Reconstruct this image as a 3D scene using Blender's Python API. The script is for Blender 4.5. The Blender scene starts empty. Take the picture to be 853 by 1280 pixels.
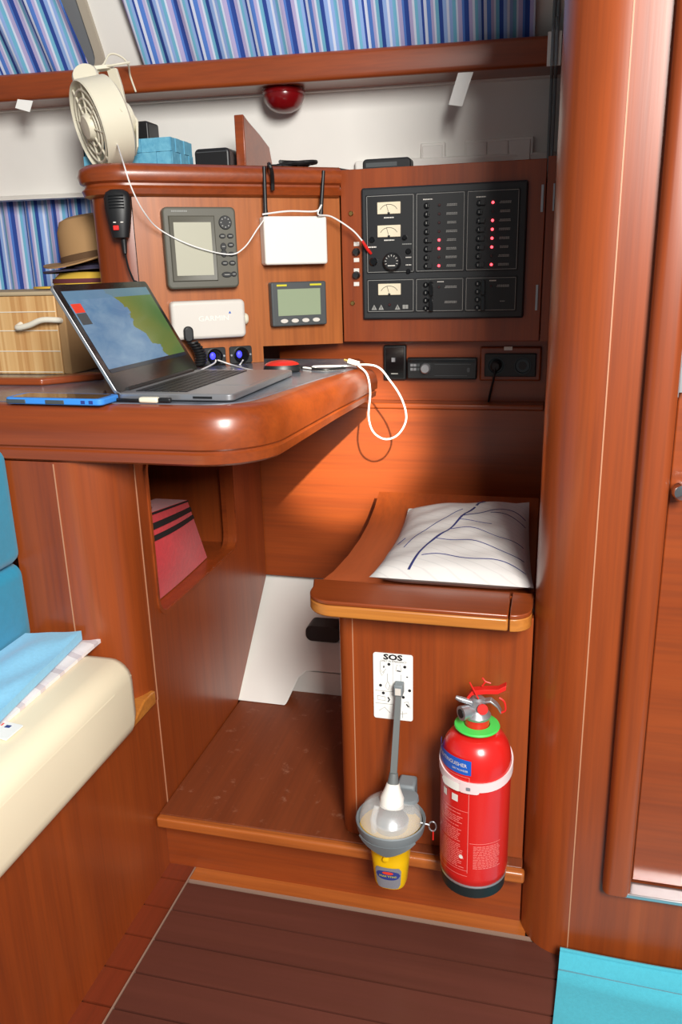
import bpy, bmesh, math, random
from mathutils import Vector, Matrix
random.seed(7)
S = bpy.context.scene
COL = S.collection
V = Vector
R_ = math.radians

# ------------------------------------------------------------------ camera
F, CX, CY, H = 1000.0, 426.5, 640.0, 1.10
AX = V((0.96941502, 0.04729129, -0.24082785))      # world axes seen by the camera (right, down, forward)
AY = V((0.24413713, -0.28629363, 0.92651661))
AZ = V((-0.02513131, -0.95697413, -0.28908291))
cd = bpy.data.cameras.new('camera'); cam = bpy.data.objects.new('camera', cd); COL.objects.link(cam)
cd.sensor_fit = 'AUTO'; cd.sensor_width = 36.0; cd.lens = 36.0 * F / 1280.0; cd.clip_start = 0.02
m = Matrix(((AX[0], -AX[1], -AX[2], 0), (AY[0], -AY[1], -AY[2], 0), (AZ[0], -AZ[1], -AZ[2], H), (0, 0, 0, 1)))
cam.matrix_world = m
S.camera = cam

# ------------------------------------------------------------------ light
vs = S.view_settings
vs.view_transform = 'Standard'; vs.look = 'None'; vs.gamma = 1.0; vs.use_curve_mapping = False; vs.exposure = 0.2
w = bpy.data.worlds.new('daylight'); S.world = w; w.use_nodes = True
w.node_tree.nodes['Background'].inputs[0].default_value = (0.93, 0.97, 1.0, 1)
w.node_tree.nodes['Background'].inputs[1].default_value = 0.17

def lamp(name, kind, loc, aim, energy, color, **k):
    d = bpy.data.lights.new(name, kind); d.energy = energy; d.color = color
    for a, b in k.items(): setattr(d, a, b)
    o = bpy.data.objects.new(name, d); COL.objects.link(o); o.location = loc
    o.rotation_euler = (V(aim) - V(loc)).to_track_quat('-Z', 'Y').to_euler()
    return o
# open companionway behind the camera, and the sun standing in the sky beyond it
lamp('companionway_sky_offscreen', 'AREA', (0.72, -0.80, 1.90), (-0.40, 1.5, 0.85), 96, (1.0, 0.97, 0.92), shape='RECTANGLE', size=0.65, size_y=0.9)
lamp('companionway_sun_offscreen', 'SPOT', (1.165, -3.0, 2.74), (-0.445, 1.80, 0.70), 3600, (1.0, 0.95, 0.78), spot_size=R_(4.5), spot_blend=0.8, shadow_soft_size=0.03)

# ------------------------------------------------------------------ pixel -> place on a known plane
def ray(x, y):
    v = V((x - CX, y - CY, F)); return V((AX.dot(v), AY.dot(v), AZ.dot(v)))
def at(x, y, ax, val):
    d = ray(x, y); o = V((0, 0, H)); return o + d * ((val - o[ax]) / d[ax])
def atp(x, y, p0, n):
    d = ray(x, y); o = V((0, 0, H)); return o + d * ((V(p0) - o).dot(n) / d.dot(n))

# ------------------------------------------------------------------ materials
def lin(r, g, b):
    f = lambda c: (c / 255 / 12.92) if c / 255 <= 0.04045 else ((c / 255 + 0.055) / 1.055) ** 2.4
    return (f(r), f(g), f(b), 1)
MATS = {}
def base_mat(name, col, rough=0.5, metal=0.0, coat=0.0, **k):
    m = bpy.data.materials.new(name); m.use_nodes = True
    b = m.node_tree.nodes['Principled BSDF']
    b.inputs['Base Color'].default_value = col; b.inputs['Roughness'].default_value = rough
    b.inputs['Metallic'].default_value = metal; b.inputs['Coat Weight'].default_value = coat
    b.inputs['Coat Roughness'].default_value = 0.2
    for a, v in k.items(): b.inputs[a.replace('_', ' ')].default_value = v
    MATS[name] = m
    return m
def nd(m, t, **k):
    n = m.node_tree.nodes.new(t)
    for a, v in k.items(): setattr(n, a, v)
    return n
def lk(m, a, b): m.node_tree.links.new(a, b)
def coords(m, scale, rot=(0, 0, 0)):
    tc = nd(m, 'ShaderNodeTexCoord'); mp = nd(m, 'ShaderNodeMapping')
    mp.inputs['Scale'].default_value = scale; mp.inputs['Rotation'].default_value = rot
    lk(m, tc.outputs['Object'], mp.inputs['Vector']); return mp.outputs['Vector']
def ramp(m, fac, stops, interp='LINEAR'):
    r = nd(m, 'ShaderNodeValToRGB'); r.color_ramp.interpolation = interp
    el = r.color_ramp.elements
    while len(el) < len(stops): el.new(0.5)
    for e, (p, c) in zip(el, stops): e.position = p; e.color = c
    lk(m, fac, r.inputs['Fac']); return r.outputs['Color']
def noise(m, vec, scale, detail=4, rough=0.6, dist=0.0):
    n = nd(m, 'ShaderNodeTexNoise'); n.inputs['Scale'].default_value = scale; n.inputs['Detail'].default_value = detail
    n.inputs['Roughness'].default_value = rough; n.inputs['Distortion'].default_value = dist
    lk(m, vec, n.inputs['Vector']); return n.outputs['Fac']
def mix(m, fac, a, b, mode='MIX'):
    x = nd(m, 'ShaderNodeMix', data_type='RGBA', blend_type=mode)
    if isinstance(fac, (int, float)): x.inputs[0].default_value = fac
    else: lk(m, fac, x.inputs[0])
    for s, i in ((a, 6), (b, 7)):
        if isinstance(s, tuple): x.inputs[i].default_value = s
        else: lk(m, s, x.inputs[i])
    return x.outputs[2]
def bump(m, h, strength=0.1, dist=0.002):
    b = nd(m, 'ShaderNodeBump'); b.inputs['Strength'].default_value = strength; b.inputs['Distance'].default_value = dist
    lk(m, h, b.inputs['Height']); lk(m, b.outputs['Normal'], m.node_tree.nodes['Principled BSDF'].inputs['Normal'])
def wood(name, dark, light, grain='z', rough=0.34, coat=0.35, speck=False):
    m = base_mat(name, light, rough, 0, coat)
    b = m.node_tree.nodes['Principled BSDF']
    sc = {'z': (9, 9, 0.55), 'x': (0.55, 9, 9), 'y': (9, 0.55, 9)}[grain]
    v = coords(m, sc)
    big = noise(m, v, 2.2, 5, 0.55, 0.4)
    sf = {'z': (160, 160, 5), 'x': (5, 160, 160), 'y': (160, 5, 160)}[grain]
    fine = noise(m, coords(m, sf), 1.0, 2, 0.5)
    c = ramp(m, big, [(0.22, dark), (0.78, light)])
    c = mix(m, 0.16, c, ramp(m, fine, [(0.35, (0.10, 0.03, 0.012, 1)), (0.6, light)]), 'MIX')
    if speck:
        s = noise(m, coords(m, (22, 22, 22)), 1.6, 6, 0.7)
        f = ramp(m, s, [(0.60, (0, 0, 0, 1)), (0.78, (1, 1, 1, 1))])
        c = mix(m, f, c, lin(170, 120, 95))
    lk(m, c, b.inputs['Base Color'])
    bump(m, fine, 0.06, 0.001)
    return m
MAH_D, MAH_L = lin(120, 49, 18), lin(156, 72, 27)
wood('mahogany_z', MAH_D, MAH_L, 'z'); wood('mahogany_x', MAH_D, MAH_L, 'x'); wood('mahogany_y', MAH_D, MAH_L, 'y')
wood('console_veneer', lin(152, 80, 34), lin(182, 106, 52), 'z', 0.34, 0.35)
wood('platform_wood', lin(104, 46, 20), lin(136, 66, 32), 'y', 0.5, 0.1, True)
wood('sole_wood', lin(76, 39, 30), lin(99, 53, 42), 'x', 0.5, 0.08)
wood('sole_border_wood', lin(104, 40, 20), lin(130, 54, 28), 'y', 0.45, 0.1)
wood('nosing_wood', lin(158, 80, 30), lin(190, 108, 48), 'x', 0.36, 0.3)
wood('edge_ply', lin(170, 96, 34), lin(202, 132, 56), 'x', 0.4, 0.2)
base_mat('caulk', lin(26, 18, 16), 0.7)
base_mat('inlay', lin(186, 132, 100), 0.5)
base_mat('floor_inlay', lin(150, 120, 104), 0.6)
base_mat('black_gap', lin(12, 9, 8), 0.8)
def gel(name, c, rough=0.35):
    m = base_mat(name, c, rough, 0, 0.15); n = noise(m, coords(m, (3, 3, 3)), 1.5, 3)
    lk(m, ramp(m, n, [(0.3, tuple(x * 0.94 for x in c[:3]) + (1,)), (0.7, c)]), m.node_tree.nodes['Principled BSDF'].inputs['Base Color']); return m
gel('gelcoat', lin(238, 236, 230))
base_mat('white_plastic', lin(236, 234, 226), 0.4); base_mat('cream_plastic', lin(226, 220, 198), 0.45)
base_mat('offwhite_case', lin(214, 208, 200), 0.42); base_mat('paper', lin(240, 240, 236), 0.8)
base_mat('cable_white', lin(236, 234, 232), 0.45); base_mat('cable_black', lin(18, 18, 20), 0.5)
base_mat('black_plastic', lin(26, 27, 29), 0.42); base_mat('black_panel', lin(34, 37, 40), 0.5); base_mat('black_gloss', lin(12, 13, 15), 0.12, 0, 0.5)
base_mat('grey_plastic', lin(92, 90, 80), 0.5); base_mat('grey_plastic_dark', lin(64, 64, 58), 0.5); base_mat('slate_plastic', lin(72, 76, 78), 0.45)
base_mat('rubber_grey', lin(122, 130, 134), 0.6); base_mat('antenna_grey', lin(104, 108, 108), 0.55)
base_mat('silver', lin(176, 178, 182), 0.35, 0.75); base_mat('chrome', lin(220, 220, 222), 0.12, 1.0); base_mat('brass', lin(196, 160, 96), 0.3, 1.0)
base_mat('aluminium', lin(214, 216, 220), 0.28, 0.9)
base_mat('print_white', lin(226, 222, 214), 0.6); base_mat('print_grey', lin(150, 150, 146), 0.6); base_mat('print_black', lin(22, 22, 26), 0.6); base_mat('ink_blue', lin(44, 50, 106), 0.7)
base_mat('meter_face', lin(228, 216, 188), 0.5)
base_mat('red_paint', lin(206, 30, 26), 0.28, 0, 0.4); base_mat('red_plastic', lin(216, 36, 30), 0.4); base_mat('red_print', lin(226, 130, 124), 0.5)
base_mat('red_lens', lin(112, 8, 14), 0.22, 0, 0.15); base_mat('green_ring', lin(70, 206, 84), 0.45); base_mat('label_blue', lin(28, 92, 190), 0.4)
base_mat('strap_white', lin(228, 206, 206), 0.45); base_mat('black_base', lin(22, 34, 36), 0.5)
base_mat('yellow_plastic', lin(240, 190, 10), 0.35, 0, 0.2); base_mat('label_grey', lin(128, 128, 136), 0.4); base_mat('label_navy', lin(46, 60, 130), 0.4); base_mat('label_red', lin(226, 64, 40), 0.4); base_mat('label_yellow', lin(208, 200, 40), 0.45)
base_mat('clear_dome', (0.9, 0.9, 0.88, 1), 0.08, 0, 0.6, Alpha=0.28)
base_mat('led_red', lin(255, 40, 50), 0.4, 0, 0, Emission_Color=lin(255, 60, 70), Emission_Strength=5.0)
base_mat('led_off', lin(60, 20, 22), 0.4)
base_mat('led_blue', lin(40, 40, 255), 0.4, 0, 0, Emission_Color=lin(50, 50, 255), Emission_Strength=3.0)
base_mat('lcd_pale', lin(188, 186, 168), 0.08, 0, 1.0); base_mat('lcd_green', lin(150, 164, 136), 0.2, 0, 0.4)
base_mat('phone_blue', lin(60, 140, 226), 0.45); base_mat('glass_dark', lin(30, 30, 34), 0.05, 0, 0.6)
base_mat('mouse_red', lin(204, 40, 28), 0.35, 0, 0.2)
base_mat('hat_brown', lin(164, 128, 86), 0.9); base_mat('hat_band', lin(92, 66, 42), 0.9); base_mat('cap_yellow', lin(230, 190, 70), 0.85); base_mat('cap_navy', lin(70, 66, 92), 0.85); base_mat('cap_maroon', lin(96, 40, 48), 0.85)
base_mat('window_trim', lin(176, 166, 150), 0.4); base_mat('window_pane', lin(120, 122, 124), 0.06, 0, 0.5)
base_mat('rope', lin(226, 220, 204), 0.8)
def cloth(name, c, sc=60, var=0.9, bs=0.25):
    m = base_mat(name, c, 0.9); n = noise(m, coords(m, (sc,) * 3), 3, 4, 0.7)
    lk(m, ramp(m, n, [(0.3, tuple(x * var for x in c[:3]) + (1,)), (0.7, c)]), m.node_tree.nodes['Principled BSDF'].inputs['Base Color'])
    m.node_tree.nodes['Principled BSDF'].inputs['Sheen Weight'].default_value = 0.2
    bump(m, n, bs, 0.002); return m
cloth('towel_cyan', lin(72, 176, 196)); cloth('towel_pale', lin(140, 206, 240)); cloth('cushion_cyan', lin(24, 148, 186), 20)
cloth('bag_red', lin(206, 32, 44), 30, 0.8); cloth('bag_dark', lin(96, 22, 36), 30); base_mat('bag_band', lin(20, 16, 18), 0.8)
m = base_mat('cream_leather', lin(240, 228, 198), 0.5); bump(m, noise(m, coords(m, (1, 1, 1)), 260, 3), 0.06, 0.001)
def stripes(name, period, axis, stops, rot=0.0):
    m = base_mat(name, (1, 1, 1, 1), 0.9)
    v = coords(m, (1 / period,) * 3, (0, 0, rot)); sx = nd(m, 'ShaderNodeSeparateXYZ'); lk(m, v, sx.inputs[0])
    fr = nd(m, 'ShaderNodeMath', operation='FRACT'); lk(m, sx.outputs[axis], fr.inputs[0])
    c = ramp(m, fr.outputs[0], stops, 'CONSTANT')
    lk(m, c, m.node_tree.nodes['Principled BSDF'].inputs['Base Color']); return m
bw, bl, bm_, bd, bc, bp = lin(206, 214, 236), lin(140, 170, 222), lin(78, 122, 200), lin(40, 70, 150), lin(110, 176, 206), lin(176, 168, 210)
ST = [(0, bd), (.07, bl), (.13, bw), (.17, bl), (.22, bc), (.28, bw), (.31, bp), (.38, bm_), (.42, bd), (.50, bp), (.56, bw), (.60, bc), (.65, bl), (.70, bd), (.74, bw), (.79, bm_), (.86, bp), (.91, bw), (.94, bc)]
stripes('curtain_stripe', 0.125, 0, ST)
stripes('sheet_stripe', 0.05, 1, [(0, lin(240, 232, 230)), (.55, lin(214, 202, 204)), (.8, lin(236, 226, 226))], 0.25)
stripes('pillow_white', 0.020, 1, [(0, lin(214, 210, 206)), (.5, lin(204, 200, 197)), (.62, lin(214, 210, 206))], 0.5)
base_mat('chest_edge', lin(176, 158, 128), 0.8)
def bamboo():
    m = base_mat('bamboo', (1, 1, 1, 1), 0.55)
    v = coords(m, (190, 190, 0.01)); fl = nd(m, 'ShaderNodeVectorMath', operation='FLOOR'); lk(m, v, fl.inputs[0])
    wn = nd(m, 'ShaderNodeTexWhiteNoise', noise_dimensions='3D'); lk(m, fl.outputs[0], wn.inputs['Vector'])
    big = noise(m, coords(m, (14, 14, 1.0)), 1.5, 4)
    c = ramp(m, wn.outputs['Value'], [(0, lin(186, 138, 84)), (0.5, lin(206, 162, 106)), (1, lin(220, 182, 128))])
    c = mix(m, ramp(m, big, [(0.5, (0, 0, 0, 1)), (0.75, (.6, .6, .6, 1))]), c, lin(180, 120, 70))
    lk(m, c, m.node_tree.nodes['Principled BSDF'].inputs['Base Color'])
bamboo()
def basket():
    m = base_mat('basket_blue', lin(96, 170, 200), 0.7); n = noise(m, coords(m, (40, 40, 40)), 2)
    lk(m, ramp(m, n, [(.3, lin(84, 158, 192)), (.7, lin(116, 186, 212))]), m.node_tree.nodes['Principled BSDF'].inputs['Base Color'])
basket()
def chartscreen():
    m = base_mat('chart_screen', (0, 0, 0, 1), 0.15); b = m.node_tree.nodes['Principled BSDF']
    tc = nd(m, 'ShaderNodeTexCoord'); sx = nd(m, 'ShaderNodeSeparateXYZ'); lk(m, tc.outputs['UV'], sx.inputs[0])
    n = noise(m, tc.outputs['UV'], 3.2, 6, 0.55)
    # land lies to the right of a slanting coast
    a = nd(m, 'ShaderNodeMath', operation='MULTIPLY_ADD'); lk(m, sx.outputs[1], a.inputs[0]); a.inputs[1].default_value = -0.20; a.inputs[2].default_value = 0.0
    s = nd(m, 'ShaderNodeMath', operation='SUBTRACT'); lk(m, sx.outputs[0], s.inputs[0]); lk(m, a.outputs[0], s.inputs[1])
    t = nd(m, 'ShaderNodeMath', operation='MULTIPLY_ADD'); lk(m, n, t.inputs[0]); t.inputs[1].default_value = 0.55; lk(m, s.outputs[0], t.inputs[2])
    land = ramp(m, t.outputs[0], [(0.0, (0, 0, 0, 1)), (0.985, (1, 1, 1, 1))], 'CONSTANT')
    # deep / shallow water and green / yellow land
    n2 = noise(m, tc.outputs['UV'], 5, 5, 0.6, 0.5)
    wat = ramp(m, n2, [(0.35, lin(112, 158, 200)), (0.7, lin(150, 186, 216))])
    lnd = ramp(m, sx.outputs[0], [(0.55, lin(146, 156, 76)), (0.95, lin(100, 140, 76))])
    c = mix(m, land, wat, lnd)
    bar = ramp(m, sx.outputs[1], [(0.0, lin(26, 44, 60)), (0.045, (0, 0, 0, 1))], 'CONSTANT')
    f = ramp(m, sx.outputs[1], [(0.0, (1, 1, 1, 1)), (0.045, (0, 0, 0, 1)), (0.89, (0.75, 0.75, 0.75, 1))], 'CONSTANT')
    topc = ramp(m, sx.outputs[1], [(0.0, lin(30, 50, 66)), (0.5, lin(120, 164, 196))], 'CONSTANT')
    c = mix(m, f, c, topc)
    lk(m, c, b.inputs['Emission Color']); b.inputs['Emission Strength'].default_value = 0.55
chartscreen()
def charttop():
    m = base_mat('chart_surface', lin(90, 96, 108), 0.25, 0, 0.3); n = noise(m, coords(m, (6, 6, 6)), 1.5, 3)
    lk(m, ramp(m, n, [(.35, lin(78, 84, 98)), (.6, lin(120, 126, 136))]), m.node_tree.nodes['Principled BSDF'].inputs['Base Color'])
charttop()

# ------------------------------------------------------------------ mesh builder (world coordinates)
MW = {}
class MB:
    def __init__(s, M=None): s.v = []; s.f = []; s.M = M; s.uv = None
    def _a(s, pts):
        i = len(s.v)
        for p in pts: p = V(p); s.v.append(s.M @ p if s.M else p)
        return i
    def box(s, x0, x1, y0, y1, z0, z1):
        i = s._a([(x, y, z) for z in (z0, z1) for y in (y0, y1) for x in (x0, x1)])
        s.f += [[i + k for k in q] for q in ((0, 2, 3, 1), (4, 5, 7, 6), (0, 1, 5, 4), (1, 3, 7, 5), (3, 2, 6, 7), (2, 0, 4, 6))]
        return s
    def prism(s, poly, a, b, axis='z'):
        fn = {'z': lambda p, h: (p[0], p[1], h), 'y': lambda p, h: (p[0], h, p[1]), 'x': lambda p, h: (h, p[0], p[1])}[axis]
        n = len(poly); i = s._a([fn(p, a) for p in poly]); j = s._a([fn(p, b) for p in poly])
        s.f.append(list(range(i, i + n))[::-1]); s.f.append(list(range(j, j + n)))
        for k in range(n): s.f.append([i + k, i + (k + 1) % n, j + (k + 1) % n, j + k])
        return s
    def rings(s, rs, closed=True, cap=True):
        n = len(rs[0]); ids = [s._a(r) for r in rs]
        for a, b in zip(ids, ids[1:]):
            for k in range(n if closed else n - 1): s.f.append([a + k, a + (k + 1) % n, b + (k + 1) % n, b + k])
        if cap and closed:
            s.f.append([ids[0] + k for k in range(n)][::-1]); s.f.append([ids[-1] + k for k in range(n)])
        return s
    def tube(s, pts, r, n=8, closed=False, smooth=0):
        pts = [V(p) for p in pts]
        if smooth: pts = catmull(pts, smooth)
        rr = r if isinstance(r, (list, tuple)) else [r] * len(pts)
        up = None; rs = []
        for i, p in enumerate(pts):
            t = (pts[min(i + 1, len(pts) - 1)] - pts[max(i - 1, 0)])
            if closed: t = pts[(i + 1) % len(pts)] - pts[i - 1]
            t.normalize() if t.length > 1e-9 else None
            if up is None: up = t.orthogonal()
            up = (up - t * up.dot(t)); up.normalize() if up.length > 1e-9 else None
            b = t.cross(up)
            q = rr[min(i, len(rr) - 1)]
            rs.append([p + (up * math.cos(2 * math.pi * k / n) + b * math.sin(2 * math.pi * k / n)) * q for k in range(n)])
        if closed: rs.append(rs[0]); s.rings(rs, True, False)
        else: s.rings(rs)
        return s
    def lathe(s, prof, c=(0, 0, 0), ax=(0, 0, 1), n=28, a0=0, a1=2 * math.pi):
        ax = V(ax).normalized(); u = ax.orthogonal().normalized()
        if abs(ax.z) > 0.99: u = V((1, 0, 0))
        w_ = ax.cross(u); c = V(c)
        s.rings([[c + ax * z + (u * math.cos(2 * math.pi * k / n) + w_ * math.sin(2 * math.pi * k / n)) * max(r, 1e-5) for k in range(n)] for r, z in prof])
        return s
    def sphere(s, c, rx, ry, rz, n=16, m_=10):
        return s.rings([[V(c) + V((rx * math.sin(t) * math.cos(a), ry * math.sin(t) * math.sin(a), -rz * math.cos(t))) for a in [2 * math.pi * k / n for k in range(n)]] for t in [max(0.01, min(math.pi - 0.01, math.pi * j / m_)) for j in range(m_ + 1)]])
    def quad(s, a, b, c, d): i = s._a([a, b, c, d]); s.f.append([i, i + 1, i + 2, i + 3]); return s
    def build(s, name, mat, parent=None, bevel=0, seg=2, smooth=True, sub=0):
        vv = s.v
        if parent is None:
            lo = V([min(p[k] for p in vv) for k in range(3)]); hi = V([max(p[k] for p in vv) for k in range(3)])
            L = V(((lo.x + hi.x) / 2, (lo.y + hi.y) / 2, lo.z)); Mw = Matrix.Translation(L)
        else: Mw = MW[parent.name]
        inv = Mw.inverted()
        me = bpy.data.meshes.new(name); me.from_pydata([inv @ p for p in vv], [], s.f)
        bmx = bmesh.new(); bmx.from_mesh(me); bmesh.ops.recalc_face_normals(bmx, faces=bmx.faces); bmx.to_mesh(me); bmx.free()
        me.materials.append(MATS[mat])
        if smooth:
            for p in me.polygons: p.use_smooth = True
            me.set_sharp_from_angle(angle=R_(38))
        o = bpy.data.objects.new(name, me); COL.objects.link(o)
        if parent is None: o.matrix_world = Mw
        else: o.parent = parent
        MW[o.name] = Mw
        if bevel:
            b = o.modifiers.new('bevel', 'BEVEL'); b.width = bevel; b.segments = seg; b.limit_method = 'ANGLE'; b.angle_limit = R_(40)
        if sub:
            d = o.modifiers.new('sub', 'SUBSURF'); d.levels = sub; d.render_levels = sub
        return o
def catmull(P, k):
    out = []
    for i in range(len(P) - 1):
        a, b, c, d = P[max(i - 1, 0)], P[i], P[i + 1], P[min(i + 2, len(P) - 1)]
        for j in range(k):
            t = j / k
            out.append(0.5 * ((2 * b) + (c - a) * t + (2 * a - 5 * b + 4 * c - d) * t * t + (3 * b - a - 3 * c + d) * t ** 3))
    out.append(P[-1]); return out
def thing(name, loc, label, cat, group=None, rz=0):
    o = bpy.data.objects.new(name, None); COL.objects.link(o); o.empty_display_size = 0.05
    Mw = Matrix.Translation(V(loc)) @ Matrix.Rotation(rz, 4, 'Z'); o.matrix_world = Mw; MW[o.name] = Mw
    return tag(o, label, cat, group)
def tag(o, label, cat, group=None):
    o['label'] = label; o['category'] = cat
    if group: o['group'] = group
    return o
def struct(o): o['kind'] = 'structure'; return o
def sroot(name, loc):
    o = bpy.data.objects.new(name, None); COL.objects.link(o); Mw = Matrix.Translation(V(loc)); o.matrix_world = Mw; MW[o.name] = Mw
    return struct(o)
def rrect(x0, x1, z0, z1, r, n=5):
    out = []
    for cx, cz, a in ((x1 - r, z1 - r, 0), (x0 + r, z1 - r, 90), (x0 + r, z0 + r, 180), (x1 - r, z0 + r, 270)):
        for k in range(n + 1): t = R_(a + 90 * k / n); out.append((cx + r * math.cos(t), cz + r * math.sin(t)))
    return out
def circ(cx, cz, r, n=20, rz=None): return [(cx + r * math.cos(2 * math.pi * k / n), cz + (rz or r) * math.sin(2 * math.pi * k / n)) for k in range(n)]
def arc(cx, cy, r, a0, a1, n): return [(cx + r * math.cos(R_(a0 + (a1 - a0) * k / n)), cy + r * math.sin(R_(a0 + (a1 - a0) * k / n))) for k in range(n + 1)]
def offset(path, d, closed=False):
    n = len(path); out = []
    for i in range(n):
        p = V(path[i]); a = V(path[i - 1]) if (closed or i > 0) else None; b = V(path[(i + 1) % n]) if (closed or i < n - 1) else None
        ns = []
        if a is not None and (p - a).length > 1e-7: t = (p - a).normalized(); ns.append(V((t.y, -t.x)))
        if b is not None and (b - p).length > 1e-7: t = (b - p).normalized(); ns.append(V((t.y, -t.x)))
        nn = sum(ns, V((0, 0))).normalized(); k = max(0.5, nn.dot(ns[0]))
        out.append(p + nn * (d / k))
    return out
def sweep(mb, path, prof, closed=False, cap=True):
    """prof: list of (outward, z)"""
    rs = [[(q[0], q[1], z) for q in offset(path, d, closed)] for d, z in prof]
    if closed: mb.rings(rs, True, cap)
    else:
        n = len(path); cols = [[rs[j][i] for j in range(len(prof))] for i in range(n)]
        mb.rings(cols, True, True)
    return mb
def ring_panel(mb, outer, inner, c, a, b, axis='x'):
    def hit(poly, t):
        d = V((math.cos(t), math.sin(t))); best = None
        for i in range(len(poly)):
            p, q = V(poly[i]) - V(c), V(poly[(i + 1) % len(poly)]) - V(c); e = q - p
            den = d.x * e.y - d.y * e.x
            if abs(den) < 1e-12: continue
            s_ = (p.x * e.y - p.y * e.x) / den; u_ = (p.x * d.y - p.y * d.x) / den
            if s_ > 0 and -1e-6 <= u_ <= 1 + 1e-6 and (best is None or s_ < best): best = s_
        return V(c) + d * best
    angs = sorted([math.atan2(p[1] - c[1], p[0] - c[0]) for p in list(outer) + list(inner)])
    O = [hit(outer, t) for t in angs]; I = [hit(inner, t) for t in angs]
    fn = {'x': lambda p, h: (h, p[0], p[1]), 'y': lambda p, h: (p[0], h, p[1])}[axis]
    ids = [mb._a([fn(p, h) for p in L]) for L, h in ((O, a), (I, a), (I, b), (O, b))]
    n = len(angs)
    for A_, B_ in zip(ids, ids[1:] + ids[:1]):
        for k in range(n): mb.f.append([A_ + k, A_ + (k + 1) % n, B_ + (k + 1) % n, B_ + k])
    return mb
def text_mesh(body, size, align='CENTER', bold=0.0):
    cu = bpy.data.curves.new('t', 'FONT'); cu.body = body; cu.size = size; cu.align_x = align; cu.align_y = 'CENTER'; cu.resolution_u = 2; cu.offset = bold
    o = bpy.data.objects.new('t', cu); COL.objects.link(o)
    dg = bpy.context.evaluated_depsgraph_get(); dg.update()
    me = bpy.data.meshes.new_from_object(o.evaluated_get(dg))
    vs_ = [v.co.copy() for v in me.vertices]; fs = [list(p.vertices) for p in me.polygons]
    bpy.data.objects.remove(o); bpy.data.curves.remove(cu); bpy.data.meshes.remove(me)
    return vs_, fs
def text(body, size, mat, parent, fn, name='lettering', align='CENTER', sx=1.0, bold=0.0):
    vs_, fs = text_mesh(body, size, align, bold)
    mb = MB(); mb.v = [V(fn(p.x * sx, p.y)) for p in vs_]; mb.f = fs
    return mb.build(name, mat, parent, smooth=False)

# ================================================================== THE SETTING
XS, ZS = -0.668, 0.132            # settee / cabinet side plane, raised platform height
YB = 1.80                         # back panel plane
# --- floor
fl = struct(MB().box(-0.75, 1.2, -0.4, 1.19, -0.03, -0.006).build('floor', 'caulk'))
PITCH = 0.0692; y1 = 1.129
k = 0
while y1 > -0.3:
    MB().box(-0.612, 1.1, y1 - PITCH + 0.0035, y1, -0.012, 0).build('plank', 'sole_wood', fl, smooth=False)
    MB().box(-0.668, -0.6165, y1 - PITCH + 0.004, y1, -0.012, 0.001).build('border_plank', 'sole_border_wood', fl, smooth=False)
    y1 -= PITCH; k += 1
MB().box(-0.668, -0.6165, 1.133, 1.185, -0.012, 0.001).build('border_plank', 'sole_border_wood', fl, smooth=False)
MB().box(-0.6155, -0.6130, -0.3, 1.185, -0.012, 0.0012).build('inlay_strip', 'floor_inlay', fl, smooth=False)
MB().box(-0.612, 0.01, 1.1385, 1.185, -0.012, 0.0015).build('edge_board', 'nosing_wood', fl, smooth=False)
MB().box(-0.612, 0.05, 1.135, 1.1380, -0.012, 0.0014).build('inlay_strip', 'floor_inlay', fl, smooth=False)
# --- raised platform
pf = sroot('floor_platform', (-0.33, 1.4, 0))
MB().box(XS, 0.0, 1.17, 1.186, 0, ZS - 0.02).build('riser', 'mahogany_x', pf)
MB().box(XS + 0.001, 0.0, 1.148, 1.80, ZS - 0.02, ZS).build('deck_board', 'platform_wood', pf, 0.002)
MB().box(XS + 0.001, 0.004, 1.132, 1.149, ZS - 0.021, ZS + 0.001).build('nosing', 'nosing_wood', pf, 0.005, 3)
# --- bulkhead with the rounded corner post
wr = sroot('wall_right', (0.1, 1.11, 0))
TOP = 2.0
path = [(0.0, 2.06), (0.0, 1.185)] + arc(0.075, 1.185, 0.075, 180, 270, 12) + [(0.1245, 1.11), (0.1245, 1.15), (0.09, 1.15), (0.04, 1.20), (0.03, 2.06)]
MB().prism(path, 0, TOP).build('corner_post', 'mahogany_z', wr)
MB().box(0.0775, 0.0793, 1.1094, 1.112, 0, TOP).build('inlay_line', 'inlay', wr)
MB().box(0.1245, 1.1, 1.11, 1.15, 0, 0.155).build('sill_panel', 'mahogany_z', wr)
jamb = [(0.124, 1.15), (0.124, 1.098)] + arc(0.136, 1.098, 0.012, 180, 270, 5) + arc(0.153, 1.098, 0.012, 270, 360, 5) + [(0.165, 1.15)]
tr = struct(MB().prism(jamb, 0.158, TOP).build('trim_1', 'mahogany_z'))
dr = sroot('door_1', (0.5, 1.12, 0.163))
MB().box(0.1685, 1.05, 1.118, 1.145, 0.166, TOP).build('door_leaf', 'mahogany_x', dr, 0.002)
MB().box(0.142, 1.05, 1.088, 1.118, 0.155, 0.163).build('threshold_strip', 'aluminium', dr, 0.002)
hz = at(848, 465, 1, 1.10)
hg = MB().box(hz.x - 0.003, hz.x + 0.003, 1.094, 1.1005, hz.z - 0.032, hz.z + 0.032).build('hinge', 'aluminium', dr, 0.001)
MB().box(hz.x + 0.003, hz.x + 0.012, 1.099, 1.1145, hz.z - 0.026, hz.z + 0.026).build('hinge_leaf', 'aluminium', hg)
kb = at(853, 615, 1, 1.09)
MB().lathe([(0.006, 0.03), (0.006, 0.012), (0.012, 0.008), (0.013, 0.0), (0.010, -0.006), (0.0, -0.008)], (kb.x, 1.09, kb.z), (0, 1, 0), 20).build('knob', 'chrome', dr)
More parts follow.
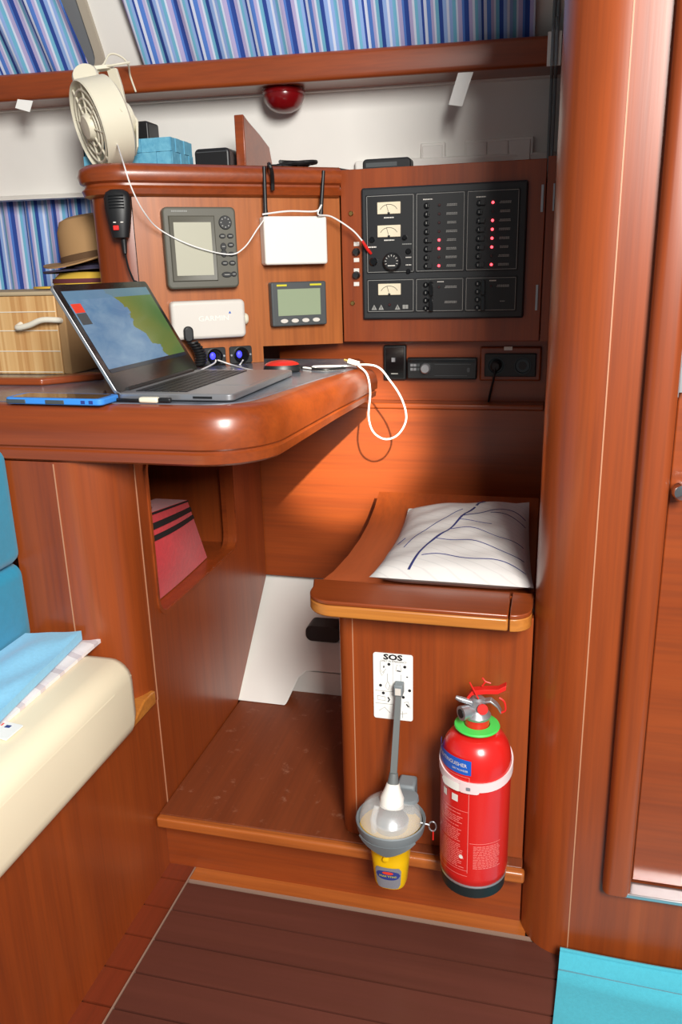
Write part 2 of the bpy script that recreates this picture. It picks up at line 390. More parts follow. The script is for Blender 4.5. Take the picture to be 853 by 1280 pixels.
# --- hull side: lower liner under the desk, side deck wall, window strips
hl = sroot('wall_hull', (-0.4, 1.9, 0))
def hy(z): return 1.565 + (z - ZS) * (1.85 - 1.565) / (0.37 - ZS)
mb = MB()
prof = [(XS - 0.05, ZS), (-0.552, ZS), (-0.545, ZS + 0.02), (-0.535, ZS + 0.045), (-0.52, ZS + 0.056), (-0.50, ZS + 0.058), (0.0, ZS + 0.058), (0.0, 0.40), (XS - 0.05, 0.40)]
fr = [(x, hy(z), z) for x, z in prof]; bk = [(x, hy(z) + 0.05, z + 0.02) for x, z in prof]
i = mb._a(fr); j = mb._a(bk); n = len(prof)
mb.f += [list(range(i, i + n)), list(range(j, j + n))[::-1]] + [[i + k, i + (k + 1) % n, j + (k + 1) % n, j + k] for k in range(n)]
mb.build('hull_liner', 'gelcoat', hl, 0.004)
MB().box(-0.56, 0.0, 1.637, 1.647, ZS, ZS + 0.056).build('liner_recess', 'gelcoat', hl)
hh = atp(404, 786, (0, 1.565, ZS), V((0, -1, 1.197)))
MB().prism(rrect(hh.x - 0.035, hh.x + 0.05, hh.z - 0.02, hh.z + 0.02, 0.015), hh.y - 0.03, hh.y + 0.02, 'y').build('grab_recess', 'black_plastic', hl)
RY = lambda x: 1.863 + 0.08 * (x + 0.957)
XL, XR = -1.75, 0.0
def along(d0, z0, d1, z1, x0=XL, x1=XR, th=0.02):
    mb = MB(); mb.rings([[(x, RY(x) + d0, z0), (x, RY(x) + d1, z1), (x, RY(x) + d1 + th, z1), (x, RY(x) + d0 + th, z0)] for x in (x0, x1)]); return mb
along(0.15, 1.29, 0.115, 1.52, -0.70, XR).build('side_panel', 'gelcoat', hl)
along(0.15, 1.305, 0.115, 1.52, XL, -0.70).build('side_panel', 'gelcoat', hl)
along(0.115, 1.296, 0.15, 1.31, XL, -0.70, 0.04).build('window_lip', 'gelcoat', hl, 0.006)
along(0.10, 1.50, -0.22, 2.05).build('coach_roof_side', 'gelcoat', hl)
along(0.128, 1.29, 0.120, 1.350, -0.47, XR).build('moulded_ledge', 'gelcoat', hl, 0.006, 3)
w1 = sroot('window_1', (-1.35, 1.8, 1.56))
def cr(x, t, off):      # point on the leaning coach-roof side, t metres up the slope
    sl = V((0, -0.503, 0.864)); nn = V((0, -0.864, -0.503)); return V((x, RY(x) + 0.10, 1.50)) + sl * t + nn * off
wo, wi = rrect(-1.66, -1.035, 0.055, 0.44, 0.06, 6), rrect(-1.64, -1.055, 0.075, 0.42, 0.045, 6)
mb = MB(); mb.rings([[cr(x, t, 0.0) for x, t in wo], [cr(x, t, 0.010) for x, t in wo], [cr(x, t, 0.010) for x, t in wi], [cr(x, t, 0.002) for x, t in wi]], True, False); mb.build('window_frame', 'window_trim', w1)
mb = MB(); mb.rings([[cr(x, t, o_) for x, t in wi] for o_ in (0.0015, 0.003)]); mb.build('pane', 'window_pane', w1)
along(0.30, 0.80, 0.30, 1.32, XL, -0.9).build('lower_side_panel', 'gelcoat', hl)
MB().box(-1.9, 0.06, 2.30, 2.33, -0.05, 2.05).build('light_block_shell', 'mahogany_z', hl)  # unseen shell added behind the joinery to block sky light through gaps
MB().box(0.03, 0.06, 1.20, 2.31, 0.0, 2.03).build('light_block_shell', 'mahogany_z', hl)
MB().box(-1.9, -1.87, 1.1, 2.31, -0.05, 2.05).build('light_block_shell', 'mahogany_z', hl)
MB().box(-1.88, 0.05, 1.19, 2.31, -0.05, -0.02).build('light_block_shell', 'mahogany_z', hl)
# ceiling of the saloon
struct(MB().box(-1.75, 1.1, 0.75, 2.31, 2.03, 2.05).build('ceiling', 'gelcoat'))

# ================================================================== FURNITURE
# --- settee
st = thing('settee_base', (-1.0, 0.4, 0), 'varnished mahogany settee base panel below the cream cushion', 'settee')
MB().box(XS - 0.02, XS, -0.35, 1.186, 0, 0.351).build('front_panel', 'mahogany_z', st)
MB().box(-1.4, XS - 0.001, -0.35, 1.085, 0.33, 0.352).build('top_board', 'mahogany_y', st)
e = MB(); e.prism([(1.04, 0.352), (1.172, 0.352), (1.172, 0.378), (1.13, 0.380), (1.10, 0.366), (1.04, 0.362)], XS - 0.03, XS + 0.006, 'x'); e.build('end_trim', 'edge_ply', st, 0.003)
MB().box(XS, XS + 0.0012, 1.1842, 1.186, 0.0, 0.352).build('inlay_line', 'inlay', st)
cu = thing('seat_cushion', (-1.0, 0.4, 0.353), 'long cream leatherette seat cushion on the settee', 'cushion')
CT = 0.500
pr = rrect(-0.86, -0.638, 0.355, CT, 0.036, 6)
mb = MB(); YE = 1.078
rs = []
for y, ins in ((-0.4, 0), (0.9, 0), (YE - 0.028, 0), (YE - 0.010, 0.006), (YE - 0.002, 0.016), (YE, 0.03)):
    cxm, czm = -0.8, 0.425
    rs.append([(x + (ins if x < cxm else -ins), y, z + (ins if z < czm else -ins)) for x, z in pr])
mb.rings(rs); mb.build('cover', 'cream_leather', cu)
MB().tube([(-0.6395, -0.4, 0.466), (-0.6395, 1.0, 0.466), (-0.645, YE - 0.012, 0.466), (-0.67, YE - 0.001, 0.466), (-0.83, YE, 0.466)], 0.0016, 6).build('seam', 'cream_leather', cu)
# backrest cushion
bc_ = thing('back_cushion', (-1.0, 0.8, 0.48), 'turquoise settee back cushion beside the desk cabinet', 'cushion')
for z0, z1 in ((0.50, 0.642), (0.645, 0.84)):
    mb = MB(); pr = rrect(-1.1, -0.836, z0, z1, 0.02, 5)
    mb.rings([[(x + (i_ if x < -1 else -i_), y, z) for x, z in pr] for y, i_ in ((0.3, 0), (1.07, 0), (1.088, 0.006), (1.092, 0.02))])
    mb.build('padding', 'cushion_cyan', bc_)
# --- desk cabinet
ca = thing('desk_cabinet', (-0.76, 1.4, 0), 'mahogany cabinet with rounded corner and open cubby holding up the chart table', 'cabinet')
path = [(-0.850, 1.095), (-0.758, 1.095)] + arc(-0.758, 1.185, 0.09, 270, 360, 12) + [(XS, 1.186), (XS - 0.018, 1.186)] + arc(-0.758, 1.185, 0.072, 360, 270, 10) + [(-0.850, 1.113)]
MB().prism(path, 0.353, 0.818).build('corner_column', 'mahogany_z', ca)
outer = [(1.187, 0.0), (1.52, 0.0), (1.555, 0.13), (1.795, 0.36), (1.795, 0.818), (1.187, 0.818)]
inner = rrect(1.229, 1.612, 0.502, 0.80, 0.03, 6)
sp = ring_panel(MB(), outer, inner, (1.42, 0.64), XS - 0.018, XS).build('side_panel', 'mahogany_z', ca)
rim = MB(); ring_panel(rim, rrect(1.2215, 1.6195, 0.4945, 0.8075, 0.036, 6), rrect(1.2285, 1.6125, 0.5015, 0.8005, 0.03, 6), (1.42, 0.64), XS - 0.030, XS + 0.003)
rim.build('opening_trim', 'mahogany_x', ca)
MB().box(XS + 0.0002, XS + 0.0014, 1.1858, 1.1878, 0.35, 0.815).build('inlay_line', 'inlay', ca)
MB().box(-0.759, -0.7572, 1.0938, 1.0955, 0.47, 0.815).build('inlay_line', 'inlay', ca)
MB().tube([(XS - 0.006, 1.798, 0.362), (XS - 0.006, 1.70, 0.268), (XS - 0.006, 1.557, 0.133)], 0.005, 8).build('edge_seal', 'cream_plastic', ca)
MB().box(-1.02, XS - 0.019, 1.19, 1.75, 0.484, 0.501).build('shelf', 'mahogany_z', ca)
MB().box(-1.03, -1.02, 1.19, 1.75, 0.484, 0.815).build('back_board', 'mahogany_z', ca)
MB().box(-1.02, XS - 0.02, 1.64, 1.65, 0.501, 0.815).build('divider', 'mahogany_z', ca)
# --- bag in the cubby
bg = thing('red_bag', (-0.75, 1.35, 0.502), 'red fabric bag with two black bands inside the cabinet cubby', 'bag')
XB = -0.705
bp4 = [at(x, y, 0, XB) for x, y in ((262, 735), (240, 642), (234, 625), (186, 655), (188, 680), (203, 790))]
def bagpt(u, v, x=XB):   # u 0 left..1 right, v 0 bottom..1 top
    bl_ = V((1.17, 0.503)); br_ = V((at(262, 735, 0, XB).y, 0.503)); trr = V((bp4[2].y, bp4[2].z)); tll = V((1.17, bp4[3].z + 0.035))
    p = (bl_ * (1 - u) + br_ * u) * (1 - v) + (tll * (1 - u) + trr * u) * v
    return V((x, p.x, p.y))
mb = MB(); n = 8
rs = []
for v_ in [k / n for k in range(n + 1)]:
    rg = []
    for k in range(12):
        t = k / 11; bul = 0.016 * math.sin(math.pi * t) * math.sin(math.pi * min(1, v_ * 0.9 + 0.1)); rg.append(bagpt(t, v_, XB + bul))
    for k in range(12): rg.append(bagpt(1 - k / 11, v_, XB - 0.10 + 0.03 * v_))
    rs.append(rg)
mb.rings(rs).build('body', 'bag_red', bg)
for v0, v1 in ((0.70, 0.755), (0.82, 0.885), (0.975, 0.995)):
    mb = MB(); rs = []
    for v_ in (v0, v1): rs.append([bagpt(t / 10, v_, XB + 0.0025 + 0.016 * math.sin(math.pi * t / 10) * math.sin(math.pi * min(1, v_ * .9 + .1))) for t in range(11)] + [bagpt(1 - t / 10, v_, XB - 0.01) for t in range(11)])
    mb.rings(rs).build('band', 'bag_band', bg)
mb = MB(); mb.tube([bagpt(0.15, 1.0, XB - 0.02), bagpt(0.2, 1.16, XB - 0.02), bagpt(0.45, 1.2, XB - 0.02), bagpt(0.55, 1.02, XB - 0.02)], 0.009, 8, smooth=6); mb.build('handle', 'bag_dark', bg)

# --- chart table
tb = thing('chart_table', (-0.8, 1.35, 0.82), 'glossy mahogany chart table with rounded corner and moulded edge', 'table')
out = [(-1.45, 1.79), (-1.45, 1.088), (-0.515, 1.088)] + arc(-0.512, 1.198, 0.11, 272, 356, 12) + [(-0.372, 1.40), (-0.336, 1.60), (-0.343, 1.615), (-0.40, 1.79)]
mb = MB(); sweep(mb, out, [(-0.30, 0.822), (-0.006, 0.820), (0, 0.824), (0.001, 0.838), (-0.002, 0.841), (-0.002, 0.843), (0.003, 0.847), (0.004, 0.868), (0.001, 0.888), (-0.006, 0.902), (-0.016, 0.909), (-0.04, 0.909)], True)

for p in mb.v:
    if p.x > -0.62 and p.y > 1.2: p.z = 0.909 - (0.909 - p.z) * (1 - 0.34 * min(1, (p.y - 1.2) / 0.4) * min(1, (p.x + 0.62) / 0.1))
mb.build('edge_moulding', 'mahogany_x', tb)
mb = MB(); mb.prism([tuple(p) for p in offset(out, -0.035, True)], 0.902, 0.9105); mb.build('writing_surface', 'chart_surface', tb)
fd = MB(); fd.prism([(-1.44, 1.285), (-0.90, 1.295), (-0.82, 1.385), (-0.86, 1.40), (-0.92, 1.318), (-1.44, 1.31)], 0.9105, 0.924); fd.build('fiddle', 'mahogany_x', tb, 0.004, 3)

# --- lower back panel, radio board
bpnl = sroot('wall_back', (-0.33, YB, 0.35))
MB().box(XS - 0.02, -0.0001, YB, YB + 0.016, 0.362, 0.795).build('board', 'mahogany_x', bpnl)
MB().box(-0.60, -0.001, YB - 0.005, YB + 0.045, 0.793, 0.806).build('ledge', 'mahogany_x', bpnl, 0.004, 3)
rb = thing('radio_board', (-0.3, 1.845, 0.806), 'dark recessed board carrying radio and sockets under the electrical locker', 'panel')
MB().box(-0.62, -0.001, 1.842, 1.858, 0.8065, 0.96).build('board', 'mahogany_x', rb)

# --- navigator's console : angled face
A2, B2 = V((-0.812, 1.54)), V((-0.452, 1.80)); U2 = (B2 - A2).normalized(); N2 = V((U2.y, -U2.x)); LU = (B2 - A2).length
U3, N3 = V((U2.x, U2.y, 0)), V((N2.x, N2.y, 0)); A3 = V((A2.x, A2.y, 0))
FRM = Matrix.Translation(A3) @ Matrix.Rotation(math.atan2(U2.y, U2.x), 4, 'Z')    # local x along the face, -y out of it
def LP(x, y, off=0.0):   # pixel -> world on the face pushed out by off
    return atp(x, y, A3 + N3 * off, N3)
def LL(x, y, off=0.0):
    p = FRM.inverted() @ LP(x, y, off); return p.x, p.z
cs = thing('instrument_console', (-0.65, 1.7, 0.911), 'angled mahogany console face carrying the plotter and router above the desk', 'console')
un = LL(329, 431)[0]
MB(FRM).prism([(0.0, 0.911), (un, 0.911), (un, 0.945), (LU - 0.001, 0.941), (LU - 0.001, 1.255), (0.0, 1.255)], 0.0, 0.016, 'y').build('face_board', 'console_veneer', cs)
c2 = A2 - N2 * 0.068
a0 = math.degrees(math.atan2(N2.y, N2.x))
colp = [tuple(A2)] + arc(c2.x, c2.y, 0.068, a0, a0 - 150, 16)
inn = arc(c2.x, c2.y, 0.054, a0 - 150, a0, 14)
MB().prism(colp + inn, 0.911, 1.255).build('rounded_end', 'mahogany_z', cs)
MB(FRM).box(-0.0006, 0.0009, -0.0007, 0.001, 0.93, 1.253).build('joint_line', 'black_gap', cs)
# top moulding
mp = [tuple(p) for p in arc(c2.x, c2.y, 0.068, a0 - 170, a0, 16)] + [tuple(A2 + U2 * 0.2), tuple(B2 - U2 * 0.004)]
prof = [(-0.02, 1.25), (0.004, 1.25), (0.014, 1.254), (0.018, 1.264), (0.012, 1.270), (0.012, 1.274), (0.020, 1.278), (0.024, 1.290), (0.020, 1.303), (0.010, 1.310), (-0.02, 1.310)]
sweep(MB(), mp, prof).build('top_moulding', 'mahogany_x', cs)
tp = [tuple(p) for p in arc(c2.x, c2.y, 0.064, a0 - 170, a0, 12)] + [tuple(B2 - N2 * 0.02), (-0.02, 1.82), (-0.02, 2.06), (-1.02, 1.90)]
MB().prism(tp, 1.288, 1.302).build('top_board', 'mahogany_x', cs)

# --- electrical locker
el = thing('electrical_locker', (-0.22, YB, 0.942), 'mahogany locker door framing the black switch panel', 'locker')
MB().box(-0.4505, -0.0185, YB, YB + 0.018, 0.944, 1.306).build('door', 'mahogany_z', el, 0.0015)
MB().box(-0.0165, -0.0005, YB + 0.002, YB + 0.02, 0.944, 1.31).build('frame_stile', 'mahogany_z', el)
MB().box(-0.452, -0.001, YB + 0.02, YB + 0.056, 0.944, 0.954).build('bottom_board', 'mahogany_x', el)
for px_, py_ in ((678, 248), (671, 372)):
    p = at(px_, py_, 1, YB); MB().box(p.x - 0.002, p.x + 0.0025, YB - 0.003, YB + 0.001, p.z - 0.026, p.z + 0.026).build('hinge', 'silver', el)
p = at(704, 246, 1, YB); MB().box(-0.004, -0.0008, YB - 0.003, YB + 0.003, p.z - 0.026, p.z + 0.026).build('hinge', 'silver', el)
for px_, py_ in ((439, 267), (441, 379)):
    p = at(px_, py_, 1, YB); sc_ = MB().lathe([(0.0055, 0.0005), (0.0055, -0.002), (0.004, -0.0035), (0.0, -0.0035)], (p.x, YB, p.z), (0, 1, 0), 14).build('screw', 'brass', el)
for py_, lab in ((315, (305, 325)), (344, (338, 355))):
    p = at(446, py_, 1, YB)
    MB().lathe([(0.0085, 0.001), (0.0085, -0.005), (0.006, -0.012), (0.0, -0.012)], (p.x, YB, p.z), (0, 1, 0), 16).build('breaker_button', 'black_plastic', el)
    for l_ in lab:
        q = at(446, l_, 1, YB); MB().box(q.x - 0.006, q.x + 0.006, YB - 0.001, YB + 0.0005, q.z - 0.0042, q.z + 0.0042).build('tag', 'print_white', el)

# --- navigator's seat
sb = thing('seat_box', (-0.16, 1.18, ZS), 'mahogany seat box standing on the platform below the navigator seat', 'seat box')
path = [(-0.001, 1.17), (-0.275, 1.17)] + arc(-0.293, 1.195, 0.025, 270, 180, 8) + [(-0.318, 1.20), (-0.30, 1.20), (-0.29, 1.188), (-0.001, 1.188)]
MB().prism(path, ZS + 0.001, 0.578).build('front_panel', 'mahogany_z', sb)
MB().box(-0.318, -0.302, 1.2005, 1.45, ZS + 0.001, 0.555).build('side_panel', 'mahogany_z', sb)
MB().box(-0.2905, -0.289, 1.1695, 1.1705, ZS + 0.03, 0.576).build('joint_line', 'inlay', sb)
ns = thing('navigator_seat', (-0.18, 1.4, 0.58), 'dished mahogany bench seat with pale plywood front edge', 'seat')
dish = [(1.185, 0.606), (1.20, 0.601), (1.29, 0.586), (1.40, 0.577), (1.50, 0.576), (1.58, 0.583), (1.65, 0.600), (1.70, 0.622)]
bot = [(y, z - 0.018) for y, z in dish]
MB().prism(dish + bot[::-1], -0.352, -0.003, 'x').build('dished_board', 'mahogany_y', ns)
MB().box(-0.352, -0.003, 1.682, 1.698, 0.50, 0.606).build('back_rail', 'mahogany_x', ns)
XG = at(637, 760, 1, 1.11).x
for x0, x1, lft in ((-0.362, XG - 0.0012, True), (XG + 0.0012, -0.004, False)):
    r = 0.045 if lft else 0.03
    if lft: pl = [(x0, 1.20), (x0 + 0.008, 1.168)] + arc(x0 + 0.008 + r, 1.11 + r, r, 180, 270, 8) + [(x1, 1.11), (x1, 1.20)]
    else: pl = [(x0, 1.20), (x0, 1.11)] + arc(x1 - r, 1.11 + r, r, 270, 360, 8) + [(x1, 1.20)]
    MB().prism(pl, 0.600, 0.607).build('front_plank', 'mahogany_x', ns, 0.002)
    MB().prism(pl, 0.580, 0.5998).build('plywood_edge', 'edge_ply', ns, 0.003)

# --- overhead shelf
sh = thing('overhead_shelf', (-0.9, 1.9, 1.503), 'long varnished overhead shelf with a rounded front rail', 'shelf')
pr = rrect(-0.012, 0.014, 1.500, 1.558, 0.011, 5)
MB().rings([[(x, RY(x) + d, z) for d, z in pr] for x in (XL, -1.2, -0.6, -0.0005)]).build('front_rail', 'mahogany_x', sh)
along(0.014, 1.503, 0.014, 1.516, XL, -0.001, 0.10).build('shelf_board', 'mahogany_x', sh)
# wooden fin under the shelf
fn_ = [at(x, y, 0, at(302, 205, 1, 1.86).x) for x, y in ((295, 207), (297, 140), (308, 152), (325, 168), (339, 185), (341, 210))]
px0 = at(299, 205, 1, 1.80).x
fq = [at(x, y, 0, px0 + 0.016) for x, y in ((311, 152), (325, 168), (337, 184), (341, 206))]
poly = [(1.80, 1.303), (1.80, at(297, 143, 1, 1.80).z)] + [(min(q_.y, 1.985), max(1.303, q_.z)) for q_ in fq]

tag(MB().prism(poly, px0 - 0.006, px0 + 0.016, 'x').build('shelf_divider', 'mahogany_x', None, 0.002), 'small wooden fin standing on the console top', 'divider')

# ================================================================== CURTAINS
def curtain(name, x0, x1, d0, z0, d1, z1, mat, label, folds, amp, cat='curtain', slantl=0.0, slantr=0.0, group=None):
    nu, nv = 140, 14; mb = MB(); rs = []
    for v_ in range(nv + 1):
        t = v_ / nv; row = []
        for u_ in range(nu + 1):
            s_ = u_ / nu; xa = x0 + slantl * t; xb = x1 + slantr * t
            x = xa + (xb - xa) * s_
            f_ = amp * (math.sin(s_ * folds * 2 * math.pi + 0.7 * math.sin(s_ * 9)) + 0.4 * math.sin(s_ * folds * 4.3 * math.pi + 1)) * (0.7 + 0.3 * t)
            row.append((x, RY(x) + d0 + (d1 - d0) * t - f_ - amp * 1.2, z0 + (z1 - z0) * t + (0.004 * math.sin(s_ * 40) if v_ == 0 else 0)))
        rs.append(row)
    mb.rings(rs, False, False)
    o = mb.build(name, mat); sd = o.modifiers.new('thick', 'SOLIDIFY'); sd.thickness = 0.002
    return tag(o, label, cat, group)
curtain('window_curtain', -1.70, -1.062, 0.068, 1.522, -0.212, 1.98, 'curtain_stripe', 'blue striped curtain beside the white fan clamp above the shelf rail', 7, 0.008, slantr=-0.05)
curtain('window_curtain', -0.935, -0.058, 0.068, 1.522, -0.212, 1.98, 'curtain_stripe', 'wide blue striped curtain above the red lamp and shelf rail', 13, 0.006, slantl=-0.02, slantr=0.0)
curtain('window_curtain', -1.72, -1.0, 0.21, 0.90, 0.21, 1.315, 'curtain_stripe', 'bright blue striped curtain behind the hats and bamboo chest', 11, 0.006)

# ================================================================== SWITCH PANEL
def EP(x, y, off=0.0): return at(x, y, 1, YB - off)
pa, pb = EP(453, 236), EP(662, 225); pc = EP(657, 394)
PX0, PX1, PZ1, PZ0 = pa.x, pb.x - 0.001, (pa.z + pb.z) / 2, (pc.z + EP(455, 402).z) / 2
sp_ = thing('breaker_unit', ((PX0 + PX1) / 2, YB, PZ0), 'black electrical breaker unit with meters and glowing red lights', 'breaker unit')
bz = MB().box(PX0, PX1, YB - 0.012, YB - 0.0003, PZ0, PZ1).build('bezel', 'black_panel', sp_, 0.004)
PW, PH = PX1 - PX0, PZ1 - PZ0
def pq(u, v): return PX0 + PW * u, PZ1 - PH * v     # from photographed panel fractions
yf = YB - 0.0125
def plate(u0, u1, v0, v1):
    x0, z1 = pq(u0, v0); x1, z0 = pq(u1, v1)
    pt = MB().box(x0, x1, yf - 0.002, yf + 0.001, z0, z1).build('section_plate', 'black_plastic', sp_, 0.0008)
    t = 0.0009; mb = MB(); i_ = 0.002
    for a in ((x0 + i_, x1 - i_, z0 + i_, z0 + i_ + t), (x0 + i_, x1 - i_, z1 - i_ - t, z1 - i_), (x0 + i_, x0 + i_ + t, z0 + i_, z1 - i_), (x1 - i_ - t, x1 - i_, z0 + i_, z1 - i_)):
        mb.box(a[0], a[1], yf - 0.0026, yf - 0.0018, a[2], a[3])
    mb.build('border_line', 'print_grey', pt); return pt
us = [(0.03, 0.332), (0.338, 0.638), (0.645, 0.955)]
top = [plate(a, b, 0.055, 0.64) for a, b in us]; low = [plate(a, b, 0.685, 0.945) for a, b in us]
def bars(parent, u, v, w, h, mat='print_grey', rows=2):
    x, z = pq(u, v); mb = MB(); rnd = random.Random(int(u * 999 + v * 7777))
    for r in range(rows):
        zz = z + (r - (rows - 1) / 2) * h * 1.5; xx = x - w / 2 * (1 - 0.15 * rnd.random() * r)
        while xx < x + w / 2:
            l = rnd.uniform(0.6, 1.5) * h; mb.box(xx, min(xx + l, x + w / 2), yf - 0.0028, yf - 0.0018, zz - h / 2, zz + h / 2); xx += l + h * 0.35
    mb.build('printed_legend', mat, parent)
def meter(parent, u, v, w=0.05, h=0.024):
    x, z = pq(u, v); mt = MB().box(x - w / 2, x + w / 2, yf - 0.006, yf - 0.001, z - h / 2, z + h / 2).build('meter', 'meter_face', parent, 0.001)
    mb = MB(); mb.tube([(x + w * 0.4 * math.cos(t), yf - 0.0064, z - h * 0.42 + h * 0.72 * math.sin(t)) for t in [R_(25 + 130 * k / 12) for k in range(13)]], 0.0005, 5); mb.build('meter_scale', 'print_black', parent)
    MB().tube([(x, yf - 0.0066, z - h * 0.4), (x - w * 0.1, yf - 0.0066, z + h * 0.3)], 0.0004, 5).build('needle', 'print_black', parent)
    MB().box(x - 0.0025, x + 0.0025, yf - 0.0068, yf - 0.005, z - h * 0.5, z - h * 0.36).build('needle_pivot', 'print_black', parent)
def mround(parent, name, mat, u, v, r, d, n=14):
    x, z = pq(u, v); return MB().lathe([(r, 0.001), (r, -d * 0.7), (r * 0.8, -d), (0, -d)], (x, yf - 0.002, z), (0, 1, 0), n).build(name, mat, parent, 0)
meter(top[0], 0.175, 0.155); meter(top[0], 0.175, 0.325); meter(low[0], 0.175, 0.765)
bars(top[0], 0.175, 0.225, 0.022, 0.0024, 'print_white', 1); bars(top[0], 0.175, 0.392, 0.022, 0.0024, 'print_white', 1)
bars(top[0], 0.068, 0.44, 0.018, 0.0026, 'print_white', 1); bars(top[0], 0.285, 0.425, 0.02, 0.002, 'print_grey', 1)
bars(top[0], 0.295, 0.525, 0.012, 0.002, 'print_white', 1); bars(top[0], 0.295, 0.582, 0.012, 0.002, 'print_white', 1)
kn = mround(top[0], 'selector_knob', 'black_plastic', 0.195, 0.555, 0.0195, 0.014, 24)
x, z = pq(0.195, 0.555)
mb = MB()
for k in range(9):
    t = R_(-20 + 220 * k / 8); c_, s_ = math.cos(t), math.sin(t)
    mb.tube([(x + 0.011 * c_, yf - 0.0165, z + 0.011 * s_), (x + 0.0145 * c_, yf - 0.0165, z + 0.0145 * s_)], 0.0006, 5)
mb.box(x - 0.008, x + 0.008, yf - 0.0170, yf - 0.016, z - 0.009, z - 0.0072); mb.build('knob_marks', 'print_white', top[0])
mround(top[0], 'socket', 'black_gloss', 0.075, 0.55, 0.009, 0.006); mround(top[0], 'toggle', 'black_gloss', 0.275, 0.375, 0.005, 0.01); mround(top[0], 'push_switch', 'black_gloss', 0.068, 0.385, 0.006, 0.005)
mround(top[0], 'push_switch', 'black_gloss', 0.295, 0.48, 0.006, 0.005); mround(top[0], 'push_switch', 'black_gloss', 0.295, 0.63, 0.005, 0.005)
LEDS = [(0, 0, 0, 0, 1, 1, 0, 1), (1, 0, 1, 1, 1, 1, 0, 1)]
for c, (uL, uK, uT, v0, dv) in enumerate(((0.483, 0.408, 0.558, 0.150, 0.0635), (0.800, 0.722, 0.872, 0.148, 0.0640))):
    bars(top[1 + c], 0.413 if c == 0 else 0.73, 0.105, 0.020, 0.0022, 'print_white', 1)
    for r in range(8):
        v_ = v0 + dv * r
        b_ = mround(top[1 + c], 'breaker_switch', 'black_gloss', uK, v_, 0.0062, 0.006)
        x, z = pq(uK, v_); on_ = LEDS[c][r]
        MB().box(x - 0.0016 + 0.004, x + 0.0016 + 0.004 + 0.006 * on_, yf - 0.010, yf - 0.003, z - 0.004, z + 0.004).build('rocker', 'black_plastic', b_)
        MB().box(x - 0.0012, x + 0.0004, yf - 0.0087, yf - 0.007, z - 0.0022, z + 0.0022).build('rocker_mark', 'print_grey', b_)
        mround(top[1 + c], 'pilot_light', 'led_red' if on_ else 'led_off', uL, v_, 0.0028, 0.0028, 10)
        bars(top[1 + c], uT, v_, 0.024 - 0.008 * random.random(), 0.0018)
for c, (uK, uT) in enumerate(((0.405, 0.558), (0.722, 0.872))):
    bars(low[1 + c], uK + 0.09, 0.715, 0.014, 0.002, 'print_white', 1)
    for r in range(4):
        v_ = 0.735 + 0.06 * r; b_ = mround(low[1 + c], 'breaker_switch', 'black_gloss', uK, v_, 0.0058, 0.006)
        x, z = pq(uK, v_); MB().box(x - 0.0008, x + 0.0008, yf - 0.0087, yf - 0.007, z - 0.0022, z + 0.0022).build('rocker_mark', 'print_grey', b_)
    for r in range(2):
        x, z = pq(uK + 0.035, 0.765 + 0.12 * r); MB().box(x - 0.004, x + 0.004, yf - 0.012, yf - 0.001, z - 0.015, z + 0.015).build('linked_toggle', 'black_gloss', low[1 + c], 0.001)
    mround(low[1 + c], 'pilot_light', 'led_off', uK + 0.08, 0.755, 0.0026, 0.0026, 10)
    bars(low[1 + c], uT, 0.755, 0.026, 0.0018, rows=2); bars(low[1 + c], uT, 0.87, 0.026 if c == 0 else 0.010, 0.0018, rows=2 - c)
for u_ in (0.075, 0.12, 0.225):
    x, z = pq(u_, 0.905); mb = MB(); mb.prism([(x - 0.006, z - 0.005), (x + 0.006, z - 0.005), (x, z + 0.006)], yf - 0.0027, yf - 0.0018, 'y'); wt = mb.build('warning_triangle', 'print_grey', low[0])
    MB().box(x - 0.0007, x + 0.0007, yf - 0.0031, yf - 0.0026, z - 0.003, z + 0.002).build('mark', 'print_black', low[0])
x, z = pq(0.275, 0.905); mb = MB(); mb.box(x - 0.006, x - 0.0004, yf - 0.0027, yf - 0.0018, z - 0.0035, z + 0.005); mb.box(x + 0.0004, x + 0.006, yf - 0.0027, yf - 0.0018, z - 0.0035, z + 0.005); mb.build('manual_symbol', 'print_grey', low[0])
mround(low[0], 'pilot_light', 'led_off', 0.175, 0.885, 0.003, 0.003, 10)

# --- radio board instruments
YR = 1.842
def RP(x, y): return at(x, y, 1, YR)
def rboard(name, x0, y0, x1, y1, d, mat, bev, label, cat):
    a, b = RP(x0, y0), RP(x1, y1); t = thing(name, ((a.x + b.x) / 2, YR, b.z), label, cat)
    MB().box(a.x, b.x, YR - d, YR - 0.0003, b.z, a.z).build('housing', mat, t, bev); return t, a, b
t, a, b = rboard('switch_box', 481, 431, 509, 474, 0.014, 'black_plastic', 0.003, 'small upright black switch box beside the car radio', 'switch')
p = RP(494, 450); MB().box(a.x + 0.005, b.x - 0.005, YR - 0.0155, YR - 0.013, b.z + 0.005, a.z - 0.005).build('face', 'black_gloss', t)
MB().box(p.x - 0.004, p.x + 0.004, YR - 0.022, YR - 0.015, p.z - 0.002, p.z + 0.007).build('toggle', 'silver', t); p = RP(495, 466)
MB().box(p.x - 0.008, p.x + 0.008, YR - 0.0162, YR - 0.0152, p.z - 0.001, p.z + 0.001).build('printed_legend', 'print_grey', t)
t, a, b = rboard('car_radio', 511, 446, 597, 473, 0.022, 'black_plastic', 0.003, 'black car radio set into the board beside the sockets', 'radio')
MB().box(a.x + 0.004, b.x - 0.004, YR - 0.0235, YR - 0.021, a.z - 0.010, a.z - 0.004).build('disc_slot', 'black_gloss', t)
dw = RP(534, 459); MB().lathe([(0.0115, 0.002), (0.0115, -0.008), (0.009, -0.011), (0, -0.011)], (dw.x, YR - 0.022, dw.z), (0, 1, 0), 20).build('volume_knob', 'silver', t)
